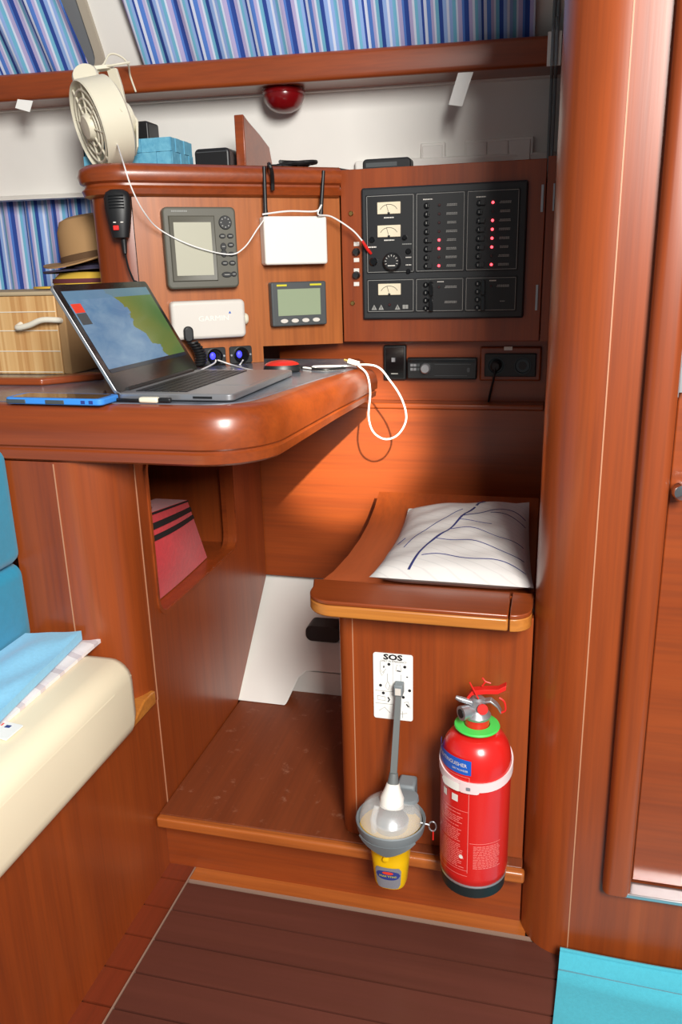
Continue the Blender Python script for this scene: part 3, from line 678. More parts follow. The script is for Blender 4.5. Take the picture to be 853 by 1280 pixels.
for r in range(2):
    for c in range(3):
        q = RP(517 + c * 4, 455 + r * 5); MB().box(q.x - 0.003, q.x + 0.003, YR - 0.0245, YR - 0.0215, q.z - 0.003, q.z + 0.003).build('button', 'silver' if c < 2 else 'slate_plastic', t)
for yy, xe in ((454, 590), (468, 585)):
    q, q2 = RP(545, yy), RP(xe, yy); MB().box(q.x, q2.x, YR - 0.0232, YR - 0.0215, q.z - 0.0006, q.z + 0.0006).build('trim_line', 'slate_plastic', t)
q = RP(587, 461); MB().prism(rrect(q.x - 0.003, q.x + 0.003, q.z - 0.005, q.z + 0.005, 0.0028), YR - 0.0245, YR - 0.0215, 'y').build('button', 'slate_plastic', t)
t, a, b = rboard('power_outlet', 601, 433, 676, 476, 0.010, 'mahogany_x', 0.004, 'black double power socket in a wooden surround', 'socket')
a2, b2 = RP(607, 441), RP(670, 470); fc = MB().box(a2.x, b2.x, YR - 0.017, YR - 0.009, b2.z, a2.z).build('socket_face', 'black_plastic', t, 0.002)
for xx in (621, 654):
    q = RP(xx, 456); MB().lathe([(0.0185, 0.001), (0.0185, -0.002), (0.0165, -0.002), (0.015, 0.0), (0, 0.0005)], (q.x, YR - 0.0172, q.z), (0, 1, 0), 24).build('round_socket', 'black_gloss', fc)
q = RP(636, 435); MB().box(q.x - 0.009, q.x + 0.009, YR - 0.0112, YR - 0.009, q.z - 0.004, q.z + 0.004).build('tag', 'print_white', t)
q = RP(621, 456)
pg = thing('power_plug', (q.x, YR - 0.03, q.z - 0.02), 'black plug with cord hanging from the double socket', 'plug')
MB().lathe([(0.012, 0.0), (0.012, -0.014), (0.008, -0.018), (0, -0.018)], (q.x, YR - 0.0185, q.z), (0, 1, 0), 16).build('plug_body', 'cable_black', pg)
MB().tube([(q.x, YR - 0.034, q.z), (q.x - 0.004, YR - 0.036, q.z - 0.03), RP(612, 498) + V((0, -0.01, 0)), RP(611, 505) + V((0, -0.01, 0))], 0.0026, 8, smooth=5).build('cord', 'cable_black', pg)

# ================================================================== INSTRUMENTS ON THE CONSOLE FACE
def lrect(pix, off):
    q = [LL(x, y, off) for x, y in pix]; return ((q[0][0] + q[3][0]) / 2, (q[1][0] + q[2][0]) / 2, (q[2][1] + q[3][1]) / 2, (q[0][1] + q[1][1]) / 2)
def lthing(name, x0, x1, z0, label, cat):
    p = FRM @ V(((x0 + x1) / 2, 0, z0)); return thing(name, p, label, cat, None, math.atan2(U2.y, U2.x))
# chart plotter
x0, x1, z0, z1 = lrect(((203, 258), (295, 259), (299, 359), (210, 362)), 0.026)
t = lthing('chart_plotter', x0, x1, z0, 'grey square chart plotter with pale blank screen and keypad', 'chart plotter')
w_, h_ = x1 - x0, z1 - z0
MB(FRM).prism(rrect(x0, x1, z0, z1, 0.010), -0.026, -0.0003, 'y').build('housing', 'grey_plastic', t, 0.004, 3)
# raised screen surround, sloped inward
sx0, sx1, sz0, sz1 = x0 + w_ * 0.135, x0 + w_ * 0.645, z0 + h_ * 0.165, z0 + h_ * 0.815
ox0, ox1, oz0, oz1 = x0 + w_ * 0.07, x0 + w_ * 0.70, z0 + h_ * 0.09, z0 + h_ * 0.895
mb = MB(FRM); rr = lambda a, b, c, d, y: [(a, y, c), (b, y, c), (b, y, d), (a, y, d)]
mb.rings([rr(ox0, ox1, oz0, oz1, -0.0262), rr(ox0 + 0.002, ox1 - 0.002, oz0 + 0.002, oz1 - 0.002, -0.0295), rr(sx0, sx1, sz0, sz1, -0.0268)], True, False); mb.build('screen_surround', 'grey_plastic', t)
MB(FRM).box(sx0, sx1, -0.0272, -0.024, sz0, sz1).build('screen', 'lcd_pale', t)
cx_, cz_ = x0 + w_ * 0.845, z0 + h_ * 0.81
MB(FRM).prism(circ(cx_, cz_, 0.0135, 28), -0.029, -0.026, 'y').build('direction_pad', 'black_plastic', t, 0.001)
mb = MB(FRM)
for k in range(8):
    a = k * math.pi / 4; c_, s_ = math.cos(a), math.sin(a); mb.box(cx_ + 0.009 * c_ - 0.0012, cx_ + 0.009 * c_ + 0.0012, -0.0295, -0.0288, cz_ + 0.009 * s_ - 0.0012, cz_ + 0.009 * s_ + 0.0012)
mb.build('pad_arrows', 'print_grey', t)
for fu, fv, ew, eh in ((0.795, 0.645, 0.0068, 0.0048), (0.905, 0.645, 0.0068, 0.0048), (0.80, 0.515, 0.0062, 0.0075), (0.905, 0.535, 0.0068, 0.0048), (0.80, 0.43, 0.0062, 0.0075), (0.905, 0.42, 0.0068, 0.0048), (0.805, 0.31, 0.0072, 0.0048), (0.912, 0.31, 0.0072, 0.0048), (0.825, 0.165, 0.011, 0.0056), (0.925, 0.17, 0.006, 0.0052)):
    cx_, cz_ = x0 + w_ * fu, z0 + h_ * fv
    kb_ = MB(FRM).prism(circ(cx_, cz_, ew, 18, eh), -0.0285, -0.0258, 'y').build('key', 'black_plastic', t, 0.0008)
    MB(FRM).box(cx_ - ew * 0.5, cx_ + ew * 0.5, -0.0289, -0.0284, cz_ - 0.0009, cz_ + 0.0009).build('key_mark', 'print_grey', kb_)
mb = MB(FRM); xx = x0 + w_ * 0.12
for k in range(9): mb.box(xx, xx + 0.0026, -0.0265, -0.0255, z0 + h_ * 0.94, z0 + h_ * 0.958); xx += 0.0036
mb.build('printed_legend', 'print_grey', t)
# white sensor box
x0, x1, z0, z1 = lrect(((212, 378), (306, 373), (309, 420), (218, 427)), 0.03)
t = lthing('sensor_box', x0, x1, z0, 'flat off-white plastic box with raised lettering under the plotter', 'electronics box')
MB(FRM).prism(rrect(x0, x1, z0, z1, 0.010), -0.030, -0.0003, 'y').build('housing', 'offwhite_case', t, 0.007, 4)
MB(FRM).lathe([(0.012, -0.0), (0.012, 0.006), (0.009, 0.010), (0, 0.011)], (x1 - 0.002, -0.013, (z0 + z1) / 2 - 0.002), (1, 0, 0), 18).build('side_boss', 'cream_plastic', t)
text('GARMIN', 0.015, 'white_plastic', t, lambda a, b: FRM @ V((x0 + 0.56 * (x1 - x0) + a, -0.0306, (z0 + z1) / 2 + 0.002 + b)), sx=1.15)
MB(FRM).prism([(x0 + 0.765 * (x1 - x0), (z0 + z1) / 2 + 0.011), (x0 + 0.80 * (x1 - x0), (z0 + z1) / 2 + 0.011), (x0 + 0.7825 * (x1 - x0), (z0 + z1) / 2 + 0.016)], -0.0308, -0.0298, 'y').build('logo_mark', 'label_blue', t)
gx = x0 + 0.20 * (x1 - x0)
MB(FRM).prism(rrect(gx - 0.010, gx + 0.010, z0 - 0.004, z0 + 0.028, 0.0095), -0.040, -0.029, 'y').build('cable_gland', 'black_plastic', t, 0.003, 3)
# coil cord from it
q0 = V((gx, -0.035, z0 - 0.004)); mb = MB(FRM); pts = []
for k in range(120):
    s_ = k / 119; bx = gx + 0.006 + 0.016 * math.sin(s_ * 2.4); bz_ = z0 - 0.004 - s_ * 0.050
    a = s_ * 9 * 2 * math.pi; pts.append((bx + 0.0105 * math.cos(a), -0.035 - 0.0105 * math.sin(a), bz_))
mb.tube(pts, 0.0028, 6); tag(mb.build('coiled_cord', 'cable_black'), 'black coiled cord hanging below the off-white sensor box', 'cord')
# router
x0, x1, z0, z1 = lrect(((330, 270), (409, 270), (410, 329), (332, 332)), 0.034)
t = lthing('wifi_router', x0, x1, z0, 'plain white router box with two upright black antennas', 'router')
MB(FRM).prism(rrect(x0, x1, z0, z1, 0.005), -0.034, -0.0003, 'y').build('housing', 'white_plastic', t, 0.004, 3)
for fx, tilt, hh_ in ((0.055, 0.002, 0.098), (0.925, 0.010, 0.092)):
    bx = x0 + (x1 - x0) * fx; bs_ = V((bx, -0.024, z1 - 0.002))
    an = MB(FRM).tube([bs_, bs_ + V((tilt * 0.15, 0, 0.012)), bs_ + V((tilt * 0.2, 0, 0.016)), bs_ + V((tilt, 0, hh_))], [0.0052, 0.0052, 0.0044, 0.0036], 12).build('antenna', 'black_plastic', t)
# small display
x0, x1, z0, z1 = lrect(((338, 353), (408, 351), (409, 405), (342, 409)), 0.022)
t = lthing('instrument_display', x0, x1, z0, 'small dark instrument display with greenish screen and four oval keys', 'display')
w_, h_ = x1 - x0, z1 - z0
MB(FRM).prism(rrect(x0, x1, z0, z1, 0.004), -0.022, -0.0003, 'y').build('housing', 'slate_plastic', t, 0.003, 3)
MB(FRM).box(x0 + 0.11 * w_, x1 - 0.115 * w_, -0.0226, -0.020, z0 + 0.24 * h_, z0 + 0.84 * h_).build('screen', 'lcd_green', t)
for k in range(4):
    cx_ = x0 + w_ * (0.21 + 0.195 * k); MB(FRM).prism(circ(cx_, z0 + 0.12 * h_, 0.0085, 16, 0.0045), -0.0245, -0.021, 'y').build('key', 'offwhite_case', t, 0.0008)
for f0, f1 in ((0.10, 0.28), (0.70, 0.91)): MB(FRM).box(x0 + f0 * w_, x0 + f1 * w_, -0.0226, -0.0215, z0 + 0.905 * h_, z0 + 0.945 * h_).build('yellow_mark', 'label_yellow', t)
# 12 volt sockets
for (xx, yy), lab in (((268, 447), 'round accessory socket with blue light beside the coiled cord'), ((301, 446), 'round accessory socket with blue light nearest the open niche')):
    cx_, cz_ = LL(xx, yy); cz_ = 0.930; r_ = 0.0185
    t = lthing('accessory_socket', cx_, cx_, cz_ - r_, lab, 'socket')
    MB(FRM).prism(rrect(cx_ - 0.025, cx_ + 0.025, cz_ - 0.0185, cz_ + 0.0185, 0.005), -0.004, -0.0003, 'y').build('mount_plate', 'black_plastic', t, 0.001)
    MB(FRM).lathe([(0.016, -0.004), (0.0165, -0.010), (0.013, -0.013), (0.0, -0.013)], (cx_, 0, cz_), (0, 1, 0), 24).build('plug_head', 'black_gloss', t)
    MB(FRM).sphere((cx_ - 0.006, -0.013, cz_ + 0.002), 0.006, 0.003, 0.0075, 12, 8).build('blue_light', 'led_blue', t)
    for s_ in (-1, 1): MB(FRM).lathe([(0.0022, -0.004), (0.0022, -0.0052), (0, -0.0052)], (cx_ + s_ * 0.021, 0, cz_), (0, 1, 0), 10).build('screw', 'silver', t)
# handheld microphone on the rounded end
mc = atp(149, 268, A3 + N3 * 0.02 - U3 * 0.03, N3); am = math.atan2(U2.y, U2.x) - 0.35
FM = Matrix.Translation(mc) @ Matrix.Rotation(am, 4, 'Z')
t = thing('radio_microphone', mc + V((0, 0, -0.045)), 'black handheld radio microphone hooked on the rounded console end', 'microphone', None, am)
def micring(z, w__, d0, d1, n=20):
    return [(w__ * math.copysign(abs(math.cos(2 * math.pi * k / n)) ** 0.88, math.cos(2 * math.pi * k / n)), (d0 + d1) / 2 + (d1 - d0) / 2 * math.copysign(abs(math.sin(2 * math.pi * k / n)) ** 0.88, math.sin(2 * math.pi * k / n)), z) for k in range(n)]
MB(FM).rings([micring(-0.046, 0.010, -0.010, 0.006), micring(-0.043, 0.016, -0.014, 0.010), micring(-0.02, 0.021, -0.017, 0.014), (micring(0.01, 0.026, -0.018, 0.014)), micring(0.030, 0.0265, -0.017, 0.014), micring(0.040, 0.022, -0.014, 0.012), micring(0.045, 0.013, -0.009, 0.008)]).build('body', 'black_plastic', t)
for k in range(5): MB(FM).box(-0.014, 0.015, -0.0192, -0.016, 0.010 + k * 0.0055, 0.0122 + k * 0.0055).build('speaker_slot', 'black_gloss', t)
MB(FM).box(-0.010, 0.001, -0.0192, -0.014, -0.030, -0.021).build('red_key', 'red_plastic', t, 0.001)
for s_ in (-0.006, 0.008): MB(FM).box(s_ - 0.0025, s_ + 0.0025, -0.0195, -0.015, -0.0165, -0.0145).build('white_key', 'print_white', t)
mb = MB(FM); mb.tube([(0.004, 0, -0.044), (0.004, 0, -0.07), (0.005, -0.002, -0.074)], [0.0065, 0.0045, 0.003], 10); mb.build('strain_relief', 'black_plastic', t)
pts = [V((0.004, 0, -0.07)), V((0.008, 0, -0.10)), V((0.016, 0, -0.125))]; pts = catmull(pts, 6)
for k in range(60):
    s_ = k / 59; a = s_ * 6 * 2 * math.pi; pts.append(V((0.016 + 0.007 * math.cos(a), 0.0 + 0.007 * math.sin(a), -0.128 - s_ * 0.03)))
MB(FM).tube(pts, 0.0022, 6).build('coiled_cord', 'cable_black', t)

# ================================================================== ON THE TABLE
ZT = 0.9107
# laptop : hinge on the left, screen facing the seat
lp = thing('laptop', (-0.56, 1.29, ZT), 'open silver laptop with black screen frame showing a sea chart', 'laptop')
LY0, LY1, LX0, LX1 = 1.140, 1.450, -0.660, -0.462
mb = MB(); mb.prism(rrect(LX0, LX1, LY0, LY1, 0.012), ZT + 0.002, ZT + 0.0125); mb.build('base', 'silver', lp, 0.002)
mb = MB(); kx0, kx1, ky0, ky1 = LX0 + 0.025, LX0 + 0.115, LY0 + 0.02, LY1 - 0.02
for r in range(6):
    for c in range(14):
        xx = kx0 + (kx1 - kx0) * r / 6; yy = ky0 + (ky1 - ky0) * c / 14
        mb.box(xx, xx + (kx1 - kx0) / 6 - 0.002, yy, yy + (ky1 - ky0) / 14 - 0.002, ZT + 0.012, ZT + 0.0137)
mb.build('keyboard', 'black_plastic', lp)
MB().box(LX0 + 0.128, LX1 - 0.01, LY0 + 0.10, LY1 - 0.11, ZT + 0.0122, ZT + 0.013).build('touchpad', 'silver', lp, 0.0003)
tl = math.atan2(-0.096, 0.168)   # lean of the screen
SM = Matrix.Translation((LX0 + 0.004, LY0, ZT + 0.0115)) @ Matrix.Rotation(tl, 4, 'Y')   # local: x out of screen face, y along width, z up the screen
LW, LH = LY1 - LY0, 0.193
lid = MB(SM).prism(rrect(0.0, LW, 0.0, LH, 0.008), -0.006, 0.0, 'x').build('lid', 'silver', lp, 0.001)
MB(SM).prism(rrect(0.001, LW - 0.001, 0.001, LH - 0.001, 0.007), 0.0, 0.0012, 'x').build('screen_frame', 'black_gloss', lid)
mb = MB(SM); mb.quad((0.0016, 0.013, 0.034), (0.0016, LW - 0.013, 0.034), (0.0016, LW - 0.013, LH - 0.013), (0.0016, 0.013, LH - 0.013))
scr = mb.build('screen', 'chart_screen', lid, smooth=False)
uvl = scr.data.uv_layers.new(name='UVMap')
for p in scr.data.polygons:
    for li in p.loop_indices:
        v_ = SM.inverted() @ (MW['laptop'] @ scr.data.vertices[scr.data.loops[li].vertex_index].co)
        uvl.data[li].uv = ((v_.y - 0.013) / (LW - 0.026), (v_.z - 0.034) / (LH - 0.047))
MB(SM).box(0.0016, 0.0022, 0.017, 0.045, LH - 0.052, LH - 0.036).build('red_window', 'label_red', lid)
MB(SM).box(0.0016, 0.0022, 0.017, 0.045, LH - 0.073, LH - 0.053).build('grey_window', 'slate_plastic', lid)
MB().tube([(LX0 + 0.004, LY0 + 0.03, ZT + 0.012), (LX0 + 0.004, LY1 - 0.03, ZT + 0.012)], 0.0055, 10).build('hinge', 'black_plastic', lp)
q = V((LX1 - 0.05, LY0 - 0.0004, ZT + 0.007)); MB().box(q.x - 0.016, q.x + 0.016, LY0 - 0.0006, LY0 + 0.001, q.z - 0.0018, q.z + 0.0018).build('port', 'black_plastic', lp)
# cable plugged into the near side
cb = thing('usb_lead', (LX0 + 0.06, LY0 - 0.015, ZT), 'black lead with white plug in front of the laptop base', 'cable')
MB().box(LX0 + 0.050, LX0 + 0.082, LY0 - 0.022, LY0 - 0.010, ZT + 0.0005, ZT + 0.0095).build('plug', 'cream_plastic', cb, 0.003)
MB().box(LX0 + 0.082, LX0 + 0.103, LY0 - 0.020, LY0 - 0.011, ZT + 0.0015, ZT + 0.0085).build('connector', 'black_plastic', cb, 0.002)
MB().tube([(LX0 + 0.051, LY0 - 0.016, ZT + 0.004), (LX0 + 0.03, LY0 - 0.014, ZT + 0.0035), (LX0 - 0.02, LY0 + 0.005, ZT + 0.003), (LX0 - 0.06, LY0 + 0.07, ZT + 0.003)], 0.0028, 8, smooth=6).build('cord', 'cable_black', cb)
# phone
ph = thing('phone', (-0.74, 1.115, ZT), 'phone in a blue and grey rugged case lying on the table edge', 'phone')
FP = Matrix.Translation((-0.742, 1.118, ZT)) @ Matrix.Rotation(R_(-2), 4, 'Z')
mb = MB(FP); ring_p = rrect(-0.088, 0.088, -0.028, 0.028, 0.010)
mb.prism(ring_p, 0.0005, 0.0105); mb.build('case', 'phone_blue', ph, 0.002)
MB(FP).prism(rrect(-0.078, 0.078, -0.022, 0.022, 0.006), 0.0098, 0.0108).build('screen', 'glass_dark', ph)
for a, b in ((-0.083, -0.048), (-0.012, 0.022)): MB(FP).box(a, b, -0.0288, -0.026, 0.0015, 0.008).build('grip', 'slate_plastic', ph, 0.001)
for a in (0.052, 0.066): MB(FP).box(a, a + 0.007, -0.0286, -0.026, 0.003, 0.008).build('port_cover', 'label_navy', ph)
# mouse
mp_ = at(353, 465, 2, ZT); FMo = Matrix.Translation((mp_.x, mp_.y, ZT)) @ Matrix.Rotation(R_(20), 4, 'Z')
mo = thing('computer_mouse', (mp_.x, mp_.y, ZT), 'red and black computer mouse on the table behind the laptop', 'mouse')
def mring(z, a, b, n=24): return [(a * math.cos(2 * math.pi * k / n), b * math.sin(2 * math.pi * k / n), z) for k in range(n)]
MB(FMo).rings([mring(0.0005, 0.034, 0.022), mring(0.004, 0.037, 0.025), mring(0.011, 0.036, 0.024), mring(0.0145, 0.034, 0.0225)]).build('body', 'black_plastic', mo)
MB(FMo).rings([mring(0.0145, 0.0345, 0.0228), mring(0.018, 0.031, 0.020), mring(0.0215, 0.022, 0.0145), mring(0.0235, 0.008, 0.006)]).build('shell', 'mouse_red', mo)

# ------------------------------------------------------------------ cables
def cable(pts, r, mat, label, name='cable', cat='cable', k=8):
    return tag(MB().tube(pts, r, 8, smooth=k).build(name, mat), label, cat)
FAN = at(130, 150, 1, 1.72)
cable([at(146, 178, 1, 1.66), at(154, 203, 1, 1.485), at(165, 236, 1, 1.475), at(180, 265, 1, 1.50), LP(200, 287, .03), LP(240, 307, .034), LP(285, 318, .034), LP(305, 310, .04), LP(322, 286, .045), LP(330, 275, .04)], 0.0014, 'cable_white', 'thin white lead drooping from the fan to the router')
rl = thing('router_lead', LP(400, 262, .045), 'white lead with red plug running from the router to the switch panel', 'cable')
rp_ = [LP(328, 268, .04), LP(360, 264, .045), LP(395, 264, .045), LP(402, 256, .045), LP(398, 268, .046), LP(415, 271, .035), at(440, 287, 1, 1.765), at(453, 301, 1, 1.768)]
MB().tube(rp_, 0.0018, 8, smooth=6).build('cord', 'cable_white', rl)
MB().tube([at(453, 301, 1, 1.768), at(460, 312, 1, 1.775), at(464, 317, 1, 1.785)], [0.003, 0.0035, 0.003], 8).build('red_sleeve', 'red_plastic', rl)
ul = thing('usb_cable', (-0.37, 1.58, 0.91), 'white charging cable looping over the table end', 'cable')
pe = V((-0.405, 1.57, 0.916))
loop = [at(362, 457, 2, ZT + .003), at(395, 461, 2, ZT + .003), pe + V((-0.05, -0.01, 0.0)), pe, at(468, 457, 1, 1.56), at(488, 476, 1, 1.555), at(503, 500, 1, 1.555), at(508, 524, 1, 1.555), at(498, 543, 1, 1.555), at(482, 549, 1, 1.555), at(467, 540, 1, 1.555), at(461, 520, 1, 1.555), at(463, 490, 1, 1.555), at(459, 468, 1, 1.55), at(448, 457, 1, 1.55)]
MB().tube(loop, 0.0019, 8, smooth=8).build('cord', 'cable_white', ul)
q = at(443, 453, 1, 1.55); MB().tube([q + V((0.010, 0, -0.003)), q + V((-0.012, 0, 0.003))], 0.0048, 8).build('plug', 'white_plastic', ul); MB().tube([q + V((-0.012, 0, 0.003)), q + V((-0.020, 0, 0.005))], 0.003, 8).build('plug_tip', 'brass', ul)
s1, s2 = LP(270, 450, .03), LP(304, 450, .03)
cable([s1, s1 + V((0.0, -0.012, -0.006)), at(250, 463, 2, ZT + .003), at(241, 466, 2, ZT + .006)], 0.0016, 'cable_white', 'short white lead from the blue-lit socket to the laptop')
cable([s1 + V((0.004, 0, 0)), LP(290, 456, .035), at(312, 462, 2, ZT + .0025), at(340, 466, 2, ZT + .0025)], 0.0016, 'cable_white', 'white lead lying along the table towards the mouse')
cable([s2, LP(298, 458, .03), at(286, 466, 2, ZT + .002)], 0.0015, 'cable_white', 'short white lead from the socket nearest the niche')
cable([at(258, 466, 2, ZT + .003), at(295, 468, 2, ZT + .003), at(335, 463, 2, ZT + .003), at(375, 459, 2, ZT + .003), at(405, 462, 2, ZT + .003), at(432, 459, 2, ZT + .003)], 0.0026, 'cable_black', 'black lead snaking along the table behind the laptop')

# ================================================================== CHEST AND HATS
ch = thing('bamboo_chest', (-1.1, 1.6, 0.911), 'bamboo slat chest with rope handle behind the laptop', 'chest')
CX0, CX1, CY0, CY1, CZ0, CZ1 = -1.40, -0.938, 1.455, 1.82, 0.911, 1.067
MB().box(CX0, CX1 - 0.018, CY0, CY1, CZ0, CZ1).build('body', 'bamboo', ch, 0.002)
MB().box(CX1 - 0.018, CX1, CY0 + 0.002, CY1, CZ0, CZ1 - 0.004).build('side_binding', 'hat_brown', ch, 0.003)
MB().box(CX0 - 0.005, CX1 + 0.003, CY0 - 0.005, CY1, CZ1, CZ1 + 0.008).build('lid', 'chest_edge', ch, 0.003)
for z_ in (0.915, 0.957, 0.998, 1.035): MB().box(CX0, CX1 - 0.018, CY0 - 0.0012, CY0, z_, z_ + 0.0016).build('stitching', 'rope', ch)
a, b = at(24, 407, 1, CY0 - .006), at(73, 401, 1, CY0 - .006)
MB().tube([a + V((0, 0.008, 0.002)), a + V((0.001, -0.008, -0.004)), a * .66 + b * .34 + V((0, -.012, -.002)), a * .33 + b * .67 + V((0, -.012, 0.005)), b + V((-.002, -0.006, 0.002)), b + V((0, 0.008, 0))], 0.0058, 10, smooth=5).build('rope_handle', 'rope', ch)
HY = 1.73; hb = at(120, 335, 1, HY)
def hring(z, a, b, wob=0, n=32): return [(a * math.cos(2 * math.pi * k / n), b * math.sin(2 * math.pi * k / n), z + wob * math.cos(4 * math.pi * k / n)) for k in range(n)]
def cap(name, z, mc_, mb2, label, x, tilt, h, sc=1.0):
    t = thing(name, (x, HY, z), label, 'cap'); FC = Matrix.Translation((x, HY, z)) @ Matrix.Rotation(R_(tilt), 4, 'Y')
    MB(FC).rings([hring(0.001, 0.074 * sc, 0.080 * sc), hring(h * .5, 0.073 * sc, 0.078 * sc), hring(h * .9, 0.060 * sc, 0.064 * sc), hring(h, 0.02, 0.025)]).build('crown', mc_, t)
    MB(FC).rings([hring(h * .30, 0.0755 * sc, 0.0815 * sc), hring(h * .55, 0.0745 * sc, 0.080 * sc)], True, False).build('band', mb2, t)
    n = 14; inn_, ou_ = [], []
    for k in range(n + 1):
        a = R_(130 + 140 * k / n); e_ = 0.045 * math.sin(math.pi * k / n) ** 0.6
        inn_.append((0.072 * sc * math.cos(a), 0.078 * sc * math.sin(a))); ou_.append(((0.074 * sc + e_) * math.cos(a), (0.080 * sc + e_) * math.sin(a)))
    m_ = MB(FC); m_.rings([[(p[0], p[1], 0.005 + dz_) for p in inn_] + [(p[0], p[1], 0.000 + dz_) for p in ou_[::-1]] for dz_ in (0.0, 0.004)]); m_.build('peak', mc_, t)
cap('cap', 1.0775, 'cap_yellow', 'cap_maroon', 'yellow cap lying flat on the bamboo chest lid', hb.x - 0.012, 0, 0.036, 1.15)
cap('cap', 1.1145, 'cap_navy', 'cap_navy', 'grey blue cap squeezed between the felt hat and yellow cap', hb.x, -3, 0.016, 0.95)
ht = thing('felt_hat', (hb.x, HY, 1.128), 'brown brimmed felt hat on top of the cap pile', 'hat')
FH = Matrix.Translation((hb.x, HY, 1.130)) @ Matrix.Rotation(R_(-9), 4, 'Y') @ Matrix.Rotation(R_(4), 4, 'X')
MB(FH).rings([hring(0.012, 0.070, 0.078), hring(0.04, 0.068, 0.075), hring(0.078, 0.062, 0.068), hring(0.098, 0.052, 0.058), hring(0.104, 0.036, 0.04), hring(0.098, 0.012, 0.016)]).build('crown', 'hat_brown', ht)
MB(FH).rings([hring(0.011, 0.071, 0.079), hring(0.024, 0.0712, 0.079), hring(0.025, 0.067, 0.075)], True, False).build('band', 'hat_band', ht)
MB(FH).rings([hring(0.012, 0.066, 0.074), hring(0.010, 0.09, 0.098, 0.004), hring(0.012, 0.112, 0.116, 0.008), hring(0.009, 0.112, 0.116, 0.008), hring(0.006, 0.09, 0.098, 0.004), hring(0.008, 0.066, 0.074)], True, False).build('brim', 'hat_brown', ht)

# ================================================================== ON THE CONSOLE TOP
ZC = 1.3103
# blue woven basket
b0, b1 = at(106, 205, 1, 1.755), at(222, 205, 1, 1.755)
bk_ = thing('woven_basket', ((b0.x + b1.x) / 2, 1.80, ZC - 0.008), 'light blue woven plastic basket on the console top', 'basket')
bx0, bx1, by0, by1, bz0, bz1 = b0.x, b1.x - 0.012, 1.755, 1.865, ZC - 0.008, ZC + 0.078
MB().box(bx0 + 0.004, bx1 - 0.004, by0 + 0.004, by1 - 0.004, bz0, bz0 + 0.004).build('bottom', 'basket_blue', bk_)
rows, nb = 3, 6
for side in range(4):
    n = 6 if side in (0, 2) else 5
    for r in range(rows):
        zz0 = bz0 + (bz1 - bz0) * r / rows; zz1 = bz0 + (bz1 - bz0) * (r + 1) / rows - 0.0008
        for c in range(n):
            o_ = 0.0016 if (r + c) % 2 else 0.0
            if side in (0, 2):
                xa = bx0 + (bx1 - bx0) * c / n; xb = bx0 + (bx1 - bx0) * (c + 1) / n - 0.0008; y_ = by0 - o_ if side == 0 else by1 + o_
                MB().box(xa, xb, y_, y_ + (0.003 if side == 0 else -0.003), zz0, zz1).build('weave_strip', 'basket_blue', bk_)
            else:
                ya = by0 + (by1 - by0) * c / n; yb = by0 + (by1 - by0) * (c + 1) / n - 0.0008; x_ = bx0 - o_ if side == 3 else bx1 + o_
                MB().box(min(x_, x_ + (0.003 if side == 3 else -0.003)), max(x_, x_ + (0.003 if side == 3 else -0.003)), ya, yb, zz0, zz1).build('weave_strip', 'basket_blue', bk_)
p = at(178, 165, 1, 1.80); t = MB(); t.prism(rrect(p.x - 0.028, p.x + 0.022, bz0 + 0.005, p.z + 0.020, 0.006), 1.785, 1.84, 'y'); tag(t.build('dark_case', 'black_plastic', None, 0.003), 'black case sticking out of the blue basket', 'case')
a, b = at(246, 190, 1, 1.78), at(298, 208, 1, 1.78)
t = thing('black_pouch', ((a.x + b.x) / 2, 1.80, 1.3025), 'flat black pouch beside the wooden fin', 'pouch')
MB().prism(rrect(a.x, b.x - 0.014, 1.3025, a.z + 0.004, 0.010), 1.765, 1.83, 'y').build('body', 'black_plastic', t, 0.005, 3)
MB().tube([(a.x + 0.006, 1.7645, a.z - 0.004), (b.x - 0.02, 1.7645, a.z - 0.004)], 0.0012, 6).build('zip', 'slate_plastic', t)
# heap of black cable
p = at(362, 205, 1, 1.82); pts = []
for k in range(70):
    a = k * 0.42; pts.append(V((p.x + 0.038 * math.cos(a) + 0.02 * math.sin(k * 0.31), 1.83 + 0.03 * math.sin(a), 1.308 + 0.012 * abs(math.sin(k * 0.17)) + 0.0002 * k)))
tag(MB().tube(pts, 0.0045, 7).build('cable_coil', 'cable_black'), 'coiled black cable heaped on the console top behind the router', 'cable')
cable([at(336, 205, 1, 1.76), LP(337, 206, .05), LP(340, 215, .045), LP(341, 228, .03), LP(341, 238, .03)], 0.004, 'cable_black', 'end of black strap hanging down beside the router antenna', 'strap_end', 'strap')
a, b = at(455, 201, 1, 1.86), at(515, 210, 1, 1.86)
t = thing('handset', ((a.x + b.x) / 2, 1.86, 1.3025), 'flat black handset lying above the electrical locker', 'handset')
MB().prism(rrect(a.x, b.x, 1.3025, 1.330, 0.009), 1.845, 1.885, 'y').build('body', 'black_plastic', t, 0.003)
MB().box(a.x + 0.008, b.x - 0.03, 1.8442, 1.846, 1.313, 1.322).build('display_strip', 'slate_plastic', t)
cable([at(420, 211, 1, 1.84), V((at(440, 210, 1, 1.84).x, 1.845, 1.307)), V((a.x - 0.003, 1.862, 1.31))], 0.003, 'cable_black', 'thin black cable running to the flat handset', k=5)
